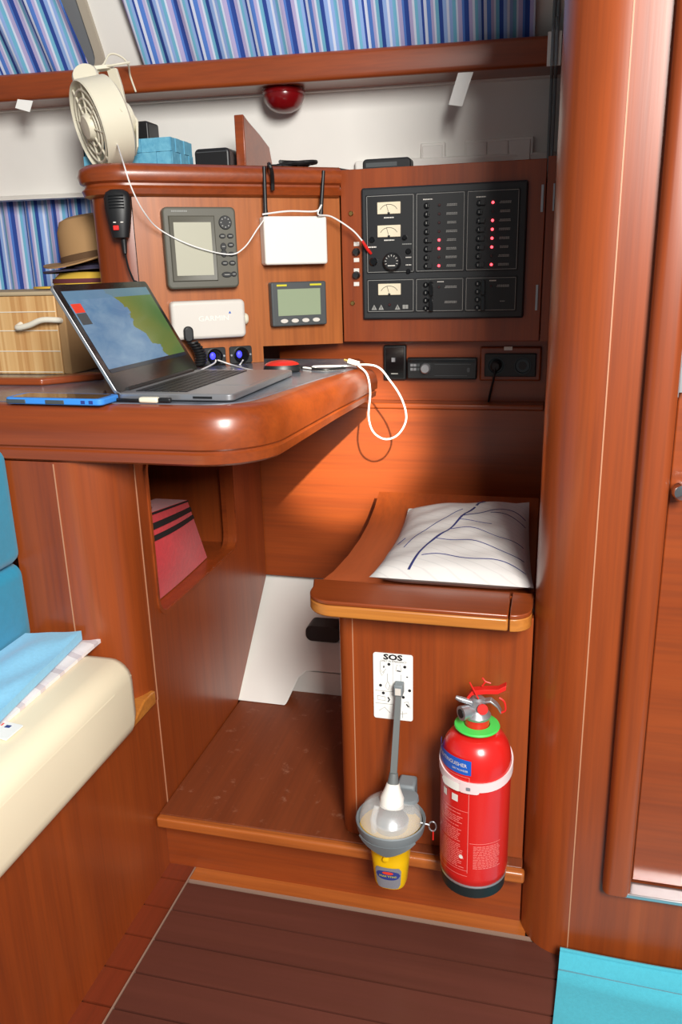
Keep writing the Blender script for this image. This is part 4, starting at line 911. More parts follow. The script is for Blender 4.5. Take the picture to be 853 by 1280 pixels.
# white plates on the side panel
def side_pt(x, y):   # panel leaning plane approx
    return at(x, y, 1, RY(-0.3) + 0.138)
for (xa, ya, xb, yb, np_, lab) in ((527, 180, 557, 207, 1, 'single white cover plate on the cabin side'), (581, 175, 666, 205, 3, 'white three-part cover plate on the cabin side')):
    a, b = side_pt(xa, ya), side_pt(xb, yb); y_ = RY((a.x + b.x) / 2) + 0.132
    t = thing('cover_plate', ((a.x + b.x) / 2, y_, b.z), lab, 'cover plate')
    MB().box(a.x, b.x, y_ - 0.004, y_ + 0.020, b.z - 0.01, a.z).build('frame', 'gelcoat', t, 0.002)
    for k in range(np_):
        c0 = a.x + 0.004 + (b.x - a.x - 0.008) * k / np_; c1 = a.x + 0.004 + (b.x - a.x - 0.008) * (k + 1) / np_ - 0.002
        MB().box(c0, c1, y_ - 0.0075, y_ - 0.0035, b.z - 0.004, a.z - 0.006).build('panel', 'gelcoat', t, 0.002)
# cable conduit in the corner
pts = [at(712, 0, 1, 1.93), at(706, 45, 1, 1.93), at(703, 62, 1, 1.93)]
cd_ = thing('corner_conduit', (-0.013, 1.98, 1.30), 'grey cable conduit running up the corner beside the post', 'conduit')
for dx in (-0.0195, -0.0115): MB().tube([(dx, 2.04, 1.30), (dx, 2.04, 1.42), (dx, 2.02, 1.495), (dx, RY(0) - 0.018, 1.50), (dx, RY(0) - 0.018, 1.562), (dx, RY(0) + 0.03, 1.60), (dx, RY(0) - 0.10, 1.90)], 0.0036, 8).build('grey_cable', 'rubber_grey', cd_)
MB().box(-0.030, -0.002, RY(0) - 0.0155, RY(0) - 0.0125, 1.498, 1.562).build('clip', 'gelcoat', cd_)

# --- red lamp
q = at(355, 120, 1, RY(-.6) + 0.065); lx = q.x; ly = RY(lx) + 0.066
t = thing('red_lamp', (lx, ly, 1.45), 'red dome lamp under the overhead shelf', 'lamp')
MB().lathe([(0.048, 1.5025), (0.050, 1.494), (0.048, 1.490)], (lx, ly, 0), (0, 0, 1), 32).build('base_ring', 'red_lens', t)
MB().lathe([(0.047, 1.492), (0.047, 1.484), (0.042, 1.472), (0.033, 1.462), (0.031, 1.4605), (0.018, 1.454), (0.0, 1.452)], (lx, ly, 0), (0, 0, 1), 32).build('dome', 'red_lens', t)
# --- paper strips
def strip(pix, off, label, name='paper_strip'):
    P_ = [at(x, y, 1, RY(at(x, y, 1, 1.9).x) + off) for x, y in pix]; mb = MB(); mb.rings([[p + V((0, d, 0)) for p in P_] for d in (0, 0.0012)]); return tag(mb.build(name, 'paper'), label, 'label')
strip(((573, 91), (592, 90), (578, 133), (561, 131)), -0.0135, 'long white paper strip hanging from the shelf rail')
strip(((22, 124), (41, 126), (37, 140), (19, 135)), -0.0135, 'small torn white tag hanging below the rail near the fan')

# ================================================================== FAN
def c2w(x, y, z): v = V((x, y, z)); return V((AX.dot(v), AY.dot(v), AZ.dot(v)))
fnrm = c2w(-0.89 * 0.9, 0.46 * 0.9, -0.42).normalized()
fc_ = at(119, 157, 1, 1.675)
sd_ = c2w(0.46, 0.89, 0); sd_ = (sd_ - fnrm * sd_.dot(fnrm)).normalized(); th_ = fnrm.cross(sd_)
FF = Matrix(((sd_.x, th_.x, fnrm.x, fc_.x), (sd_.y, th_.y, fnrm.y, fc_.y), (sd_.z, th_.z, fnrm.z, fc_.z), (0, 0, 0, 1)))   # local x down the long axis, z out of the face
RF = 0.090
fa = thing('cabin_fan', fc_ + V((0, 0, -0.1)), 'cream plastic cabin fan tied to the shelf rail', 'fan')
MB(FF).rings([mring(0.012, RF, RF, 40), mring(-0.045, RF, RF, 40), mring(-0.050, RF * 0.93, RF * 0.93, 40), mring(-0.045, RF * 0.95, RF * 0.95, 40), mring(0.012, RF * 0.95, RF * 0.95, 40), mring(0.015, RF * .975, RF * .975, 40), mring(0.012, RF, RF, 40)], True, False).build('housing_ring', 'cream_plastic', fa)
for rr_ in (0.42, 0.60, 0.78): MB(FF).tube([(RF * rr_ * math.cos(t), RF * rr_ * math.sin(t), 0.010) for t in [2 * math.pi * k / 40 for k in range(40)]], 0.0026, 6, True).build('grille_ring', 'cream_plastic', fa)
for k in range(8):
    t = 2 * math.pi * k / 8; MB(FF).tube([(RF * .24 * math.cos(t), RF * .24 * math.sin(t), 0.012), (RF * .96 * math.cos(t), RF * .96 * math.sin(t), 0.008)], 0.0026, 6).build('grille_spoke', 'cream_plastic', fa)
MB(FF).lathe([(RF * .30, 0.004), (RF * .30, 0.014), (RF * .25, 0.022), (0, 0.024)], (0, 0, 0), (0, 0, 1), 28).build('grille_hub', 'cream_plastic', fa)
for k in range(4):
    t = 2 * math.pi * k / 4; c_, s_ = math.cos(t), math.sin(t)
    def bp_(r, w__, z): return (r * c_ - w__ * s_, r * s_ + w__ * c_, z)
    mb = MB(FF); mb.rings([[bp_(0.02, -0.012, -0.028 + d), bp_(0.085, -0.035, -0.034 + d), bp_(0.088, 0.0, -0.022 + d), bp_(0.085, 0.03, -0.010 + d), bp_(0.02, 0.012, -0.016 + d)] for d in (0, 0.002)]); mb.build('blade', 'cream_plastic', fa)
MB(FF).lathe([(0.034, -0.035), (0.036, -0.060), (0.030, -0.080), (0.0, -0.084)], (0, 0, 0), (0, 0, 1), 24).build('motor', 'cream_plastic', fa)
# back yoke and top knob
mb = MB(FF); mb.rings([[(-RF * 1.02, w__, -0.030), (-RF * .5, w__, -0.078), (0.02, w__, -0.088), (RF * .85, w__, -0.06), (RF * .85, w__, -0.055), (0.02, w__, -0.082), (-RF * .5, w__, -0.072), (-RF * .98, w__, -0.024)] for w__ in (-0.017, 0.017)]); mb.build('yoke', 'cream_plastic', fa, 0.002)
q = at(108, 98, 1, 1.69); MB().lathe([(0.026, -0.014), (0.028, -0.008), (0.028, 0.008), (0.024, 0.014)], q, (0.25, -0.85, 0.4), 26).build('swivel_knob', 'cream_plastic', fa)
q1, q2, q3 = at(105, 92, 1, 1.70), at(140, 84, 1, 1.79), at(150, 105, 1, 1.80)
mb = MB(); mb.rings([[p + V((0, 0, d)) + V((0, e_, 0)) for d, e_ in ((-0.004, -0.012), (0.004, -0.012), (0.004, 0.012), (-0.004, 0.012))] for p in (q1, at(122, 86, 1, 1.77), q2)]); mb.build('clamp_arm', 'cream_plastic', fa, 0.001)
mb = MB(); mb.rings([[p + V((d, 0, 0)) + V((0, e_, 0)) for d, e_ in ((-0.012, -0.004), (0.012, -0.004), (0.012, 0.004), (-0.012, 0.004))] for p in (at(140, 86, 1, 1.79), at(147, 108, 1, 1.80), at(152, 132, 1, 1.80), at(158, 160, 1, 1.79))]); mb.build('clamp_plate', 'cream_plastic', fa, 0.001)
MB().tube([at(112, 84, 1, 1.77), at(128, 82, 1, 1.78), at(137, 68, 1, 1.80), at(150, 70, 1, 1.81), at(160, 80, 1, 1.82), at(163, 95, 1, RY(-.93) - .016), at(170, 115, 1, RY(-.93) - .014)], 0.0022, 7, smooth=5).build('tie_wire', 'cream_plastic', fa)
MB().tube([at(110, 84, 1, 1.775), at(130, 83, 1, 1.775), at(150, 80, 1, 1.785), at(162, 78, 1, 1.80)], 0.0026, 7, smooth=4).build('tie_wire', 'cream_plastic', fa)

# ================================================================== PILLOW
pw = thing('pillow', (-0.15, 1.42, 0.585), 'white square pillow with blue ink lines on the navigator seat', 'pillow')
def dz(y):
    for (ya, za), (yb, zb) in zip(dish, dish[1:]):
        if ya <= y <= yb: return za + (zb - za) * (y - ya) / (yb - ya)
    return 0.607 if y < 1.185 else 0.622
PC = [V((-0.268, 1.205)), V((-0.0035, 1.205)), V((-0.022, 1.66)), V((-0.272, 1.62))]
def pil(u, v, top=True):
    uu, vv_ = u * 2 - 1, v * 2 - 1
    pin = 0.012   # edges pull in between the corners
    u2 = 0.5 + 0.5 * uu * (1 - pin * (1 - vv_ * vv_)); v2 = 0.5 + 0.5 * vv_ * (1 - pin * (1 - uu * uu))
    p = (PC[0] * (1 - u2) + PC[1] * u2) * (1 - v2) + (PC[3] * (1 - u2) + PC[2] * u2) * v2
    e_ = max(0, (1 - abs(uu) ** 2.6)) ** 0.55 * max(0, (1 - abs(vv_) ** 2.6)) ** 0.55
    wr_ = 0.0022 * math.sin(u * 17 + v * 9) * e_ + 0.0015 * math.sin(v * 31 - u * 12) * e_
    zb = max(dz(p.y), dz(min(1.70, p.y + 0.012))) + 0.002
    return V((p.x, p.y, zb + 0.012 + (0.048 * e_ + wr_ if top else -0.010 * min(1, e_ * 3))))
mb = MB(); n = 28
ti = [[len(mb.v) + 0 for _ in range(1)] for _ in range(1)]
for top_ in (True, False):
    mb.rings([[pil(a / n, b / n, top_) for a in range(n + 1)] for b in range(n + 1)], False, False)
mb.build('cover', 'pillow_white', pw)
def line(pts, r, name='ink_line'):
    P_ = catmull([V((a, b, 0)) for a, b in pts], 6); L = []
    mb = MB(); rs = []
    for i_, p in enumerate(P_):
        q = pil(p.x, p.y); q2 = pil(min(1, p.x + 0.01), p.y); q3 = pil(p.x, min(1, p.y + 0.01)); nn = (q2 - q).cross(q3 - q).normalized()
        t_ = (P_[min(i_ + 1, len(P_) - 1)] - P_[max(0, i_ - 1)]); tw = (pil(min(1, max(0, p.x + t_.x * .5)), min(1, max(0, p.y + t_.y * .5))) - q)
        s_ = nn.cross(tw).normalized() if tw.length > 1e-7 else V((1, 0, 0))
        rr_ = r * (0.5 + 0.5 * math.sin(math.pi * min(1, (i_ + 1) / len(P_) * 1.2 + .1)) ** 0.5) if True else r
        rs.append([q + s_ * r + nn * 0.0004, q + nn * 0.0012, q - s_ * r + nn * 0.0004])
    mb.rings(rs, False, False); mb.build(name, 'ink_blue', pw)
line([(0.24, 0.03), (0.28, 0.16), (0.36, 0.34), (0.46, 0.56), (0.52, 0.72), (0.57, 0.84)], 0.0022)
line([(0.58, 0.86), (0.60, 0.90), (0.64, 0.92), (0.62, 0.94), (0.58, 0.92)], 0.0026)
line([(0.15, 0.26), (0.24, 0.44), (0.36, 0.64), (0.48, 0.78)], 0.0009); line([(0.08, 0.36), (0.12, 0.42)], 0.0012)
line([(0.48, 0.64), (0.60, 0.72), (0.74, 0.80), (0.86, 0.83), (0.97, 0.80)], 0.0015)
line([(0.47, 0.60), (0.60, 0.60), (0.72, 0.60)], 0.0008); line([(0.43, 0.48), (0.60, 0.47), (0.78, 0.44), (0.95, 0.40)], 0.0009)
line([(0.36, 0.32), (0.52, 0.32), (0.70, 0.27), (0.95, 0.23)], 0.0011); line([(0.30, 0.13), (0.45, 0.14), (0.65, 0.12), (0.85, 0.13), (0.96, 0.10)], 0.0013); line([(0.70, 0.74), (0.85, 0.74), (0.97, 0.71)], 0.0008)

# ================================================================== TOWELS
def drape(name, corners, z, th, mat, label, cat, wob, n=24):
    c = [V(p) for p in corners]; mb = MB(); rows_ = []
    def f(u, v, up):
        p = (c[0] * (1 - u) + c[1] * u) * (1 - v) + (c[3] * (1 - u) + c[2] * u) * v
        return V((p.x, p.y, z + (th + wob * (0.5 + 0.25 * math.sin(u * 9 + v * 4) + 0.25 * math.sin(v * 13 - u * 5)) * (0.3 + 0.7 * min(1, 8 * min(u, 1 - u, v, 1 - v))) if up else 0)))
    for up in (True, False): mb.rings([[f(a / n, b / n, up) for a in range(n + 1)] for b in range(n + 1)], False, False)
    for k in range(n):
        for e in ((lambda t: (t, 0)), (lambda t: (t, 1)), (lambda t: (0, t)), (lambda t: (1, t))):
            a, b = e(k / n), e((k + 1) / n); mb.quad(f(*a, True), f(*b, True), f(*b, False), f(*a, False))
    return tag(mb.build(name, mat), label, cat)
ZQ = CT + 0.0005
P2 = lambda x, y, z: tuple(at(x, y, 2, z))[:2]
drape('bed_sheet', [(-0.832, 0.30), P2(-30, 935, ZQ + .002), P2(130, 797, ZQ + .004), (-0.832, 1.06)], ZQ, 0.005, 'sheet_stripe', 'white sheet with faint stripes under the folded pale towel', 'sheet', 0.006)
drape('folded_towel', [(-0.832, 0.40), P2(-30, 915, ZQ + .03), P2(101, 784, ZQ + .035), (-0.832, 1.062)], ZQ + 0.012, 0.014, 'towel_pale', 'pale blue folded towel on the settee cushion', 'towel', 0.010)
lb = thing('paper_tag', tuple(P2(10, 915, ZQ)) + (ZQ,), 'small white printed tag at the edge of the cream cushion', 'tag')
pts = [at(x, y, 2, ZQ + .002) for x, y in ((-20, 908), (2, 902), (29, 908), (8, 926), (-20, 918))]
mb = MB(); mb.rings([[p + V((0, 0, d)) for p in pts] for d in (0, 0.002)]); mb.build('paper', 'paper', lb)
for (xx, yy), m_ in (((1, 905), 'label_red'), ((10, 908), 'label_navy')):
    p = at(xx, yy, 2, ZQ + .0042); MB().box(p.x - 0.004, p.x + 0.004, p.y - 0.003, p.y + 0.003, ZQ + .0038, ZQ + .0044).build('print_mark', m_, lb)
# floor towel
ft = thing('floor_towel', (0.35, 0.9, 0.0), 'turquoise towel spread on the cabin floor against the bulkhead', 'towel')
c = [V(P2(690, 1290, .008)), V((0.9, 0.80)), V((0.95, 1.098)), V((0.066, 1.094))]
c[0] = c[3] + (c[0] - c[3]) * 2.0; c[1].y = 0.5
mb = MB(); n = 40
def ff(u, v, up):
    p = (c[0] * (1 - u) + c[1] * u) * (1 - v) + (c[3] * (1 - u) + c[2] * u) * v
    hem = 0.026 * max(0, (v - 0.94) / 0.06) ** 0.7 + 0.006 * math.exp(-((v - 0.90) / 0.03) ** 2) * (1 + math.sin(u * 6))
    fold = 0.004 * math.sin(u * 7 + v * 5) * math.sin(v * 6)
    return V((p.x, p.y - 0.004 * (1 + math.sin(u * 9)) * v * v, 0.0022 + (0.006 + max(0, fold) + hem if up else 0)))
for up in (True, False): mb.rings([[ff(a / n, b / n, up) for a in range(n + 1)] for b in range(n + 1)], False, False)
for k in range(n):
    for e in ((lambda t: (t, 0)), (lambda t: (t, 1)), (lambda t: (0, t)), (lambda t: (1, t))):
        a, b = e(k / n), e((k + 1) / n); mb.quad(ff(*a, True), ff(*b, True), ff(*b, False), ff(*a, False))
mb.build('terry_cloth', 'towel_cyan', ft)
MB().tube([ff(k / 40, 1.0, True) + V((0, 0, -0.002)) for k in range(41)], 0.0035, 7).build('hem', 'towel_cyan', ft)

# ================================================================== SOS PLACARD
YS = 1.1695
q = [at(x, y, 1, YS) for x, y in ((468, 814), (518, 820), (515, 902), (467, 895))]
sx0, sx1 = (q[0].x + q[3].x) / 2, (q[1].x + q[2].x) / 2; sz0, sz1 = (q[2].z + q[3].z) / 2, (q[0].z + q[1].z) / 2
so = thing('safety_placard', ((sx0 + sx1) / 2, YS, sz0), 'white SOS instruction placard on the seat box', 'placard')
MB().prism(rrect(sx0, sx1, sz0, sz1, 0.004), YS - 0.0015, YS - 0.0001, 'y').build('card', 'paper', so)
yp = YS - 0.0019; SW, SH = sx1 - sx0, sz1 - sz0
sxy = lambda u, v: (sx0 + SW * u, sz1 - SH * v)
a, b = sxy(0.5, 0.055); text('SOS', 0.0135, 'print_black', so, lambda x, y: V((a + x, yp, b + y)), sx=1.35, bold=0.0006)
c_, d_ = sxy(0.52, 0.115); text('ONLY IN EMERGENCY', 0.0046, 'print_black', so, lambda x, y: V((c_ + x, yp, d_ + y)), sx=0.95)
mb = MB()
def sb_(u0, v0, u1, v1): x0_, z1_ = sxy(u0, v0); x1_, z0_ = sxy(u1, v1); mb.box(x0_, x1_, yp, yp + 0.0006, z0_, z1_)
sb_(0.50, 0.14, 0.505, 0.95); sb_(0.04, 0.57, 0.5, 0.575); sb_(0.04, 0.765, 0.5, 0.77)
mb.build('divider_line', 'print_grey', so)
for k, (u_, v_) in enumerate(((0.40, 0.16), (0.80, 0.18), (0.18, 0.49), (0.92, 0.53), (0.25, 0.605), (0.76, 0.64))):
    x_, z_ = sxy(u_, v_); MB().prism(circ(x_, z_, 0.0026, 12), yp, yp + 0.0006, 'y').build('number_dot', 'print_black', so)
for pl in ([(0.18, 0.12), (0.18, 0.25), (0.24, 0.29), (0.33, 0.23)], [(0.16, 0.26), (0.22, 0.34), (0.28, 0.28)], [(0.36, 0.30), (0.36, 0.42), (0.30, 0.50), (0.38, 0.55), (0.42, 0.48), (0.37, 0.42)], [(0.57, 0.25), (0.60, 0.16), (0.68, 0.15), (0.72, 0.25)], [(0.10, 0.65), (0.30, 0.66), (0.30, 0.72), (0.10, 0.71), (0.10, 0.65)], [(0.70, 0.30), (0.70, 0.48)], [(0.78, 0.72), (0.88, 0.70), (0.94, 0.80)], [(0.74, 0.86), (0.74, 0.96)], [(0.68, 0.90), (0.86, 0.88)], [(0.14, 0.88), (0.28, 0.82), (0.42, 0.90)]):
    MB().tube([(sxy(u_, v_)[0], yp, sxy(u_, v_)[1]) for u_, v_ in pl], 0.0004, 4).build('drawing', 'print_grey', so)
for pl in ([(0.60, 0.245), (0.70, 0.25)], [(0.37, 0.66), (0.41, 0.70), (0.37, 0.73)], [(0.84, 0.74), (0.90, 0.78)], [(0.27, 0.19), (0.27, 0.215)], [(0.84, 0.325), (0.88, 0.328)]):
    MB().tube([(sxy(u_, v_)[0], yp, sxy(u_, v_)[1]) for u_, v_ in pl], 0.0011, 5).build('arrow', 'print_black', so)

# ================================================================== DISTRESS BEACON
YE_ = 1.100
eb = at(487, 1100, 1, YE_ - 0.02); ex = at(489, 1060, 1, YE_).x
ZE = at(488, 1112, 1, YE_ - 0.026).z - 0.006
er = thing('distress_beacon', (ex, YE_, ZE), 'yellow distress beacon with grey collar and clear dome on the seat box', 'beacon')
def ering(z, a, b, n=32, p=2.6, yo=0.0):
    out_ = []
    for k in range(n):
        t = 2 * math.pi * k / n; c_, s_ = math.cos(t), math.sin(t)
        out_.append((ex + a * math.copysign(abs(c_) ** (2 / p), c_), YE_ + yo + b * math.copysign(abs(s_) ** (2 / p), s_), ZE + z))
    return out_
bd_ = MB().rings([ering(0.0, 0.018, 0.016), ering(0.004, 0.025, 0.023), ering(0.012, 0.0275, 0.026), ering(0.06, 0.032, 0.030), ering(0.080, 0.034, 0.032), ering(0.094, 0.042, 0.042, p=2.1), ering(0.112, 0.052, 0.052, p=2)]).build('body', 'yellow_plastic', er)
MB().rings([ering(0.098, 0.046, 0.046, p=2, yo=0), ering(0.112, 0.0555, 0.0555, p=2), ering(0.128, 0.058, 0.058, p=2), ering(0.130, 0.0565, 0.0565, p=2), ering(0.126, 0.053, 0.053, p=2)], True, False).build('collar', 'rubber_grey', er)
# pointed front of the collar
mb = MB(); n = 12; rs = []
for k in range(n + 1):
    t = R_(215 + 110 * k / n); w__ = 1 - abs(k / n * 2 - 1); zt = 0.112; zb = 0.112 - 0.028 * w__ ** 0.8 - 0.002
    rt, rb = 0.0562, 0.0562 - 0.016 * w__
    rs.append([(ex + r_ * math.cos(t), YE_ + r_ * math.sin(t), ZE + z_) for r_, z_ in ((rt, zt), (rb + 0.001, zb), (rb - 0.006, zb), (rt - 0.008, zt))])
mb.rings(rs); mb.build('collar_point', 'rubber_grey', er)
MB().rings([ering(0.126, 0.0515, 0.0515, p=2), ering(0.137, 0.0505, 0.0505, p=2), ering(0.147, 0.046, 0.046, p=2), ering(0.155, 0.036, 0.036, p=2), ering(0.159, 0.018, 0.018, p=2), ering(0.160, 0.004, 0.004, p=2)]).build('clear_dome', 'clear_dome', er)
MB().rings([ering(0.1125, 0.028, 0.028, p=2), ering(0.124, 0.030, 0.030, p=2), ering(0.138, 0.020, 0.020, p=2), ering(0.142, 0.01, 0.01, p=2)]).build('reflector', 'silver', er)
MB().tube([(ex - 0.022, YE_ - 0.028, ZE + 0.118), (ex - 0.024, YE_ - 0.026, ZE + 0.14), (ex - 0.02, YE_ - 0.015, ZE + 0.158)], 0.005, 8).build('strobe_tube', 'clear_dome', er)
ab = V((ex + 0.002, YE_ + 0.002, ZE + 0.160)); at_ = at(499, 865, 1, 1.158)
at_ = V((at_.x, 1.155, at_.z)); ad = (at_ - ab)
MB().lathe([(0.020, -0.010), (0.0195, 0.006), (0.013, 0.020), (0.0105, 0.028)], ab, ad, 20).build('antenna_boot', 'white_plastic', er)
MB().tube([ab + ad.normalized() * 0.020, ab + ad.normalized() * 0.030, ab + ad.normalized() * 0.045], [0.0095, 0.0095, 0.007], 12).build('antenna_grip', 'antenna_grey', er)
w3 = V((1, 0, 0)); d3 = ad.normalized().cross(w3).normalized(); mb = MB()
mb.rings([[p + w3 * a_ * s2_ + d3 * b_ for a_, b_ in ((-1, -.0022), (1, -.0022), (1, .0022), (-1, .0022))] for p, s2_ in ((ab + ad.normalized() * 0.040, 0.0058), (at_, 0.0048))]); mb.build('antenna', 'antenna_grey', er, 0.0006)
MB().box(at_.x - 0.0075, at_.x + 0.0075, at_.y - 0.006, at_.y + 0.012, at_.z - 0.004, at_.z + 0.016).build('antenna_clip', 'rubber_grey', er, 0.002)
MB().box(at_.x - 0.0048, at_.x + 0.0048, at_.y - 0.0068, at_.y - 0.004, at_.z - 0.001, at_.z + 0.011).build('clip_face', 'offwhite_case', er)
MB().box(ex + 0.004, ex + 0.034, YE_ + 0.035, 1.169, ZE + 0.10, ZE + 0.166).build('bracket', 'rubber_grey', er, 0.004)
MB().rings([[(p[0] + 0.022, p[1], p[2]) for p in ering(0.154, 0.022, 0.018, p=2, yo=0.018)], [(p[0] + 0.022, p[1], p[2]) for p in ering(0.161, 0.021, 0.017, p=2, yo=0.018)], [(p[0] + 0.022, p[1], p[2]) for p in ering(0.162, 0.006, 0.006, p=2, yo=0.018)]]).build('retaining_tab', 'rubber_grey', er)
# label wrapped on the yellow body
def ew(x, z):   # flat label coordinates to the body's front
    r_a = 0.0275 + (z - 0.012) * (0.0045 / 0.048); t = -math.pi / 2 + x / 0.031
    c_, s_ = math.cos(t), math.sin(t); p = 2.6
    return V((ex + (r_a + .0006) * math.copysign(abs(c_) ** (2 / p), c_), YE_ + (r_a - 0.0013) * math.copysign(abs(s_) ** (2 / p), s_), ZE + z))
def wrap_poly(poly, fn, mat, par, name, out_=0.0, nx=10):
    xs_ = [p[0] for p in poly]; lo, hi = min(xs_), max(xs_); mb = MB(); rs = []
    for k in range(nx + 1):
        x = lo + (hi - lo) * (0.001 + 0.998 * k / nx); zs = []
        for i_ in range(len(poly)):
            a, b = poly[i_], poly[(i_ + 1) % len(poly)]
            if (a[0] - x) * (b[0] - x) <= 0 and abs(a[0] - b[0]) > 1e-9: zs.append(a[1] + (b[1] - a[1]) * (x - a[0]) / (b[0] - a[0]))
        z0_, z1_ = min(zs), max(zs); o_ = V((0, -out_, 0)); rs.append([fn(x, z0_) + o_, fn(x, (z0_ + z1_) / 2) + o_, fn(x, z1_) + o_])
    mb.rings(rs, False, False); return mb.build(name, mat, par)
lbl = wrap_poly(rrect(-0.021, 0.021, 0.008, 0.052, 0.008), ew, 'label_grey', bd_, 'label', 0.0004)
wrap_poly(circ(0, 0.036, 0.0195, 20, 0.0095), ew, 'label_navy', bd_, 'label_oval', 0.0008)
wrap_poly(circ(0, 0.0415, 0.007, 14, 0.003), ew, 'label_red', bd_, 'label_logo', 0.0014, 6)
text('SMARTFIND', 0.0056, 'label_yellow', bd_, lambda x, y: ew(x, 0.0345 + y) + V((0, -0.0016, 0)), sx=0.85)
MB().lathe([(0.0055, 0.0), (0.005, -0.004), (0, -0.005)], (ex - 0.002, YE_ - 0.0330, ZE + 0.073), (0, 1, 0.1), 14).build('stud', 'yellow_plastic', er)
q = at(541, 1033, 1, YE_)
pn = thing('split_pin_ring', (q.x, YE_, q.z - 0.012), 'small steel split ring with red tail beside the distress beacon', 'ring')
MB().tube([(q.x + 0.006 * math.cos(t), YE_, q.z + 0.009 * math.sin(t)) for t in [2 * math.pi * k / 20 for k in range(20)]], 0.0012, 6, True).build('ring', 'silver', pn)
MB().tube([(q.x - 0.020, YE_, q.z + 0.004), (q.x - 0.005, YE_, q.z + 0.002)], 0.0016, 6).build('pin', 'silver', pn)
MB().tube([(q.x + 0.001, YE_, q.z - 0.008), (q.x + 0.001, YE_, q.z - 0.026)], 0.0012, 6).build('red_tail', 'red_plastic', pn)

# ================================================================== FIRE EXTINGUISHER
YX = 1.100; RX = 0.0545
xq = at(594, 1000, 1, YX).x; ZX = at(592, 1126, 1, YX - RX * 0.97).z
fx = thing('fire_extinguisher', (xq, YX, ZX), 'red fire extinguisher with black foot and green collar ring on the seat box', 'fire extinguisher')
zt = at(598, 908, 1, YX).z - ZX
MB().lathe([(0.046, 0.0), (0.051, 0.003), (0.052, 0.024), (0.0505, 0.026)], (xq, YX, ZX), (0, 0, 1), 40).build('foot', 'black_base', fx)
MB().lathe([(0.0525, 0.022), (0.0533, 0.024), (0.0525, 0.026)], (xq, YX, ZX), (0, 0, 1), 40).build('foot_rim', 'silver', fx)
hs = zt
bodyp = [(0.050, 0.024), (0.053, 0.028), (RX, 0.040), (RX, hs - 0.055)] + [(0.019 + (RX - 0.019) * math.cos(R_(a)) ** 0.75, hs - 0.055 + 0.050 * math.sin(R_(a))) for a in (12, 25, 40, 55, 68, 78, 86)] + [(0.019, hs - 0.003), (0.019, hs + 0.018), (0.016, hs + 0.018)]
by = MB().lathe(bodyp, (xq, YX, ZX), (0, 0, 1), 48).build('cylinder', 'red_paint', fx)
mb = MB(); mb.rings([[(xq + r_ * math.cos(t), YX + r_ * math.sin(t), ZX + hs + 0.002 + z_) for t in [2 * math.pi * k / 40 for k in range(40)]] for r_, z_ in ((0.020, 0), (0.034, -0.001), (0.035, 0.001), (0.034, 0.003), (0.020, 0.004), (0.020, 0))], True, False); mb.build('collar_ring', 'green_ring', fx)
zv = ZX + hs + 0.018
MB().lathe([(0.020, 0.0), (0.021, 0.004), (0.016, 0.010), (0.0125, 0.014), (0.0115, 0.030), (0.008, 0.033), (0, 0.033)], (xq, YX, zv), (0, 0, 1), 28).build('valve_body', 'silver', fx)
nz = V((-0.75, -0.62, 0.02)).normalized(); pz = V((xq, YX, zv + 0.012))
MB().tube([pz, pz + nz * 0.016, pz + nz * 0.017, pz + nz * 0.030], [0.008, 0.009, 0.011, 0.0115], 18).build('outlet_nozzle', 'silver', fx)
MB().lathe([(0.007, 0.0), (0.007, 0.0012), (0, 0.0012)], pz + nz * 0.0298, nz, 16).build('outlet_bore', 'cable_black', fx)
MB().tube([V((xq - 0.006, YX - 0.004, zv + 0.024)), V((xq - 0.026, YX - 0.010, zv + 0.032)), V((xq - 0.032, YX - 0.011, zv + 0.035))], [0.005, 0.0045, 0.003], 10).build('gauge_stem', 'silver', fx)
MB().lathe([(0.0075, 0.0), (0.0085, 0.004), (0.008, 0.006), (0, 0.006)], (xq + 0.008, YX - 0.011, zv + 0.020), (0.2, -1, 0.25), 18).build('red_cap', 'red_plastic', fx)
def bar(pts, wd, th, nm, mt):
    mb = MB(); mb.rings([[V(p) + V((0, a_ * wd, b_ * th)) for a_, b_ in ((-.5, -.5), (.5, -.5), (.5, .5), (-.5, .5))] for p in pts]); return mb.build(nm, mt, fx, 0.001)
bar([(xq - 0.016, YX, zv + 0.030), (xq - 0.008, YX, zv + 0.042), (xq + 0.012, YX, zv + 0.046), (xq + 0.030, YX, zv + 0.048), (xq + 0.042, YX, zv + 0.056)], 0.014, 0.008, 'lever', 'red_plastic')
bar([(xq + 0.004, YX, zv + 0.026), (xq + 0.020, YX, zv + 0.030), (xq + 0.030, YX, zv + 0.022), (xq + 0.036, YX, zv + 0.012)], 0.013, 0.004, 'carry_handle', 'silver')
MB().tube([(xq + 0.032, YX - 0.005, zv + 0.038), (xq + 0.040, YX - 0.005, zv + 0.032), (xq + 0.042, YX - 0.005, zv + 0.018), (xq + 0.036, YX - 0.005, zv + 0.013)], 0.0016, 6, smooth=4).build('seal_wire', 'red_plastic', fx)
MB().tube([(xq - 0.012, YX - 0.010, zv + 0.062), (xq + 0.002, YX - 0.011, zv + 0.036)], 0.0012, 6).build('safety_pin', 'red_plastic', fx)
MB().tube([(xq + 0.006, YX, zv + 0.066), (xq + 0.011, YX, zv + 0.060), (xq + 0.019, YX, zv + 0.058)], 0.0013, 6).build('safety_pin', 'red_plastic', fx)
MB().tube([(xq + 0.011, YX, zv + 0.060), (xq + 0.006, YX, zv + 0.052)], 0.0013, 6).build('safety_pin', 'red_plastic', fx)
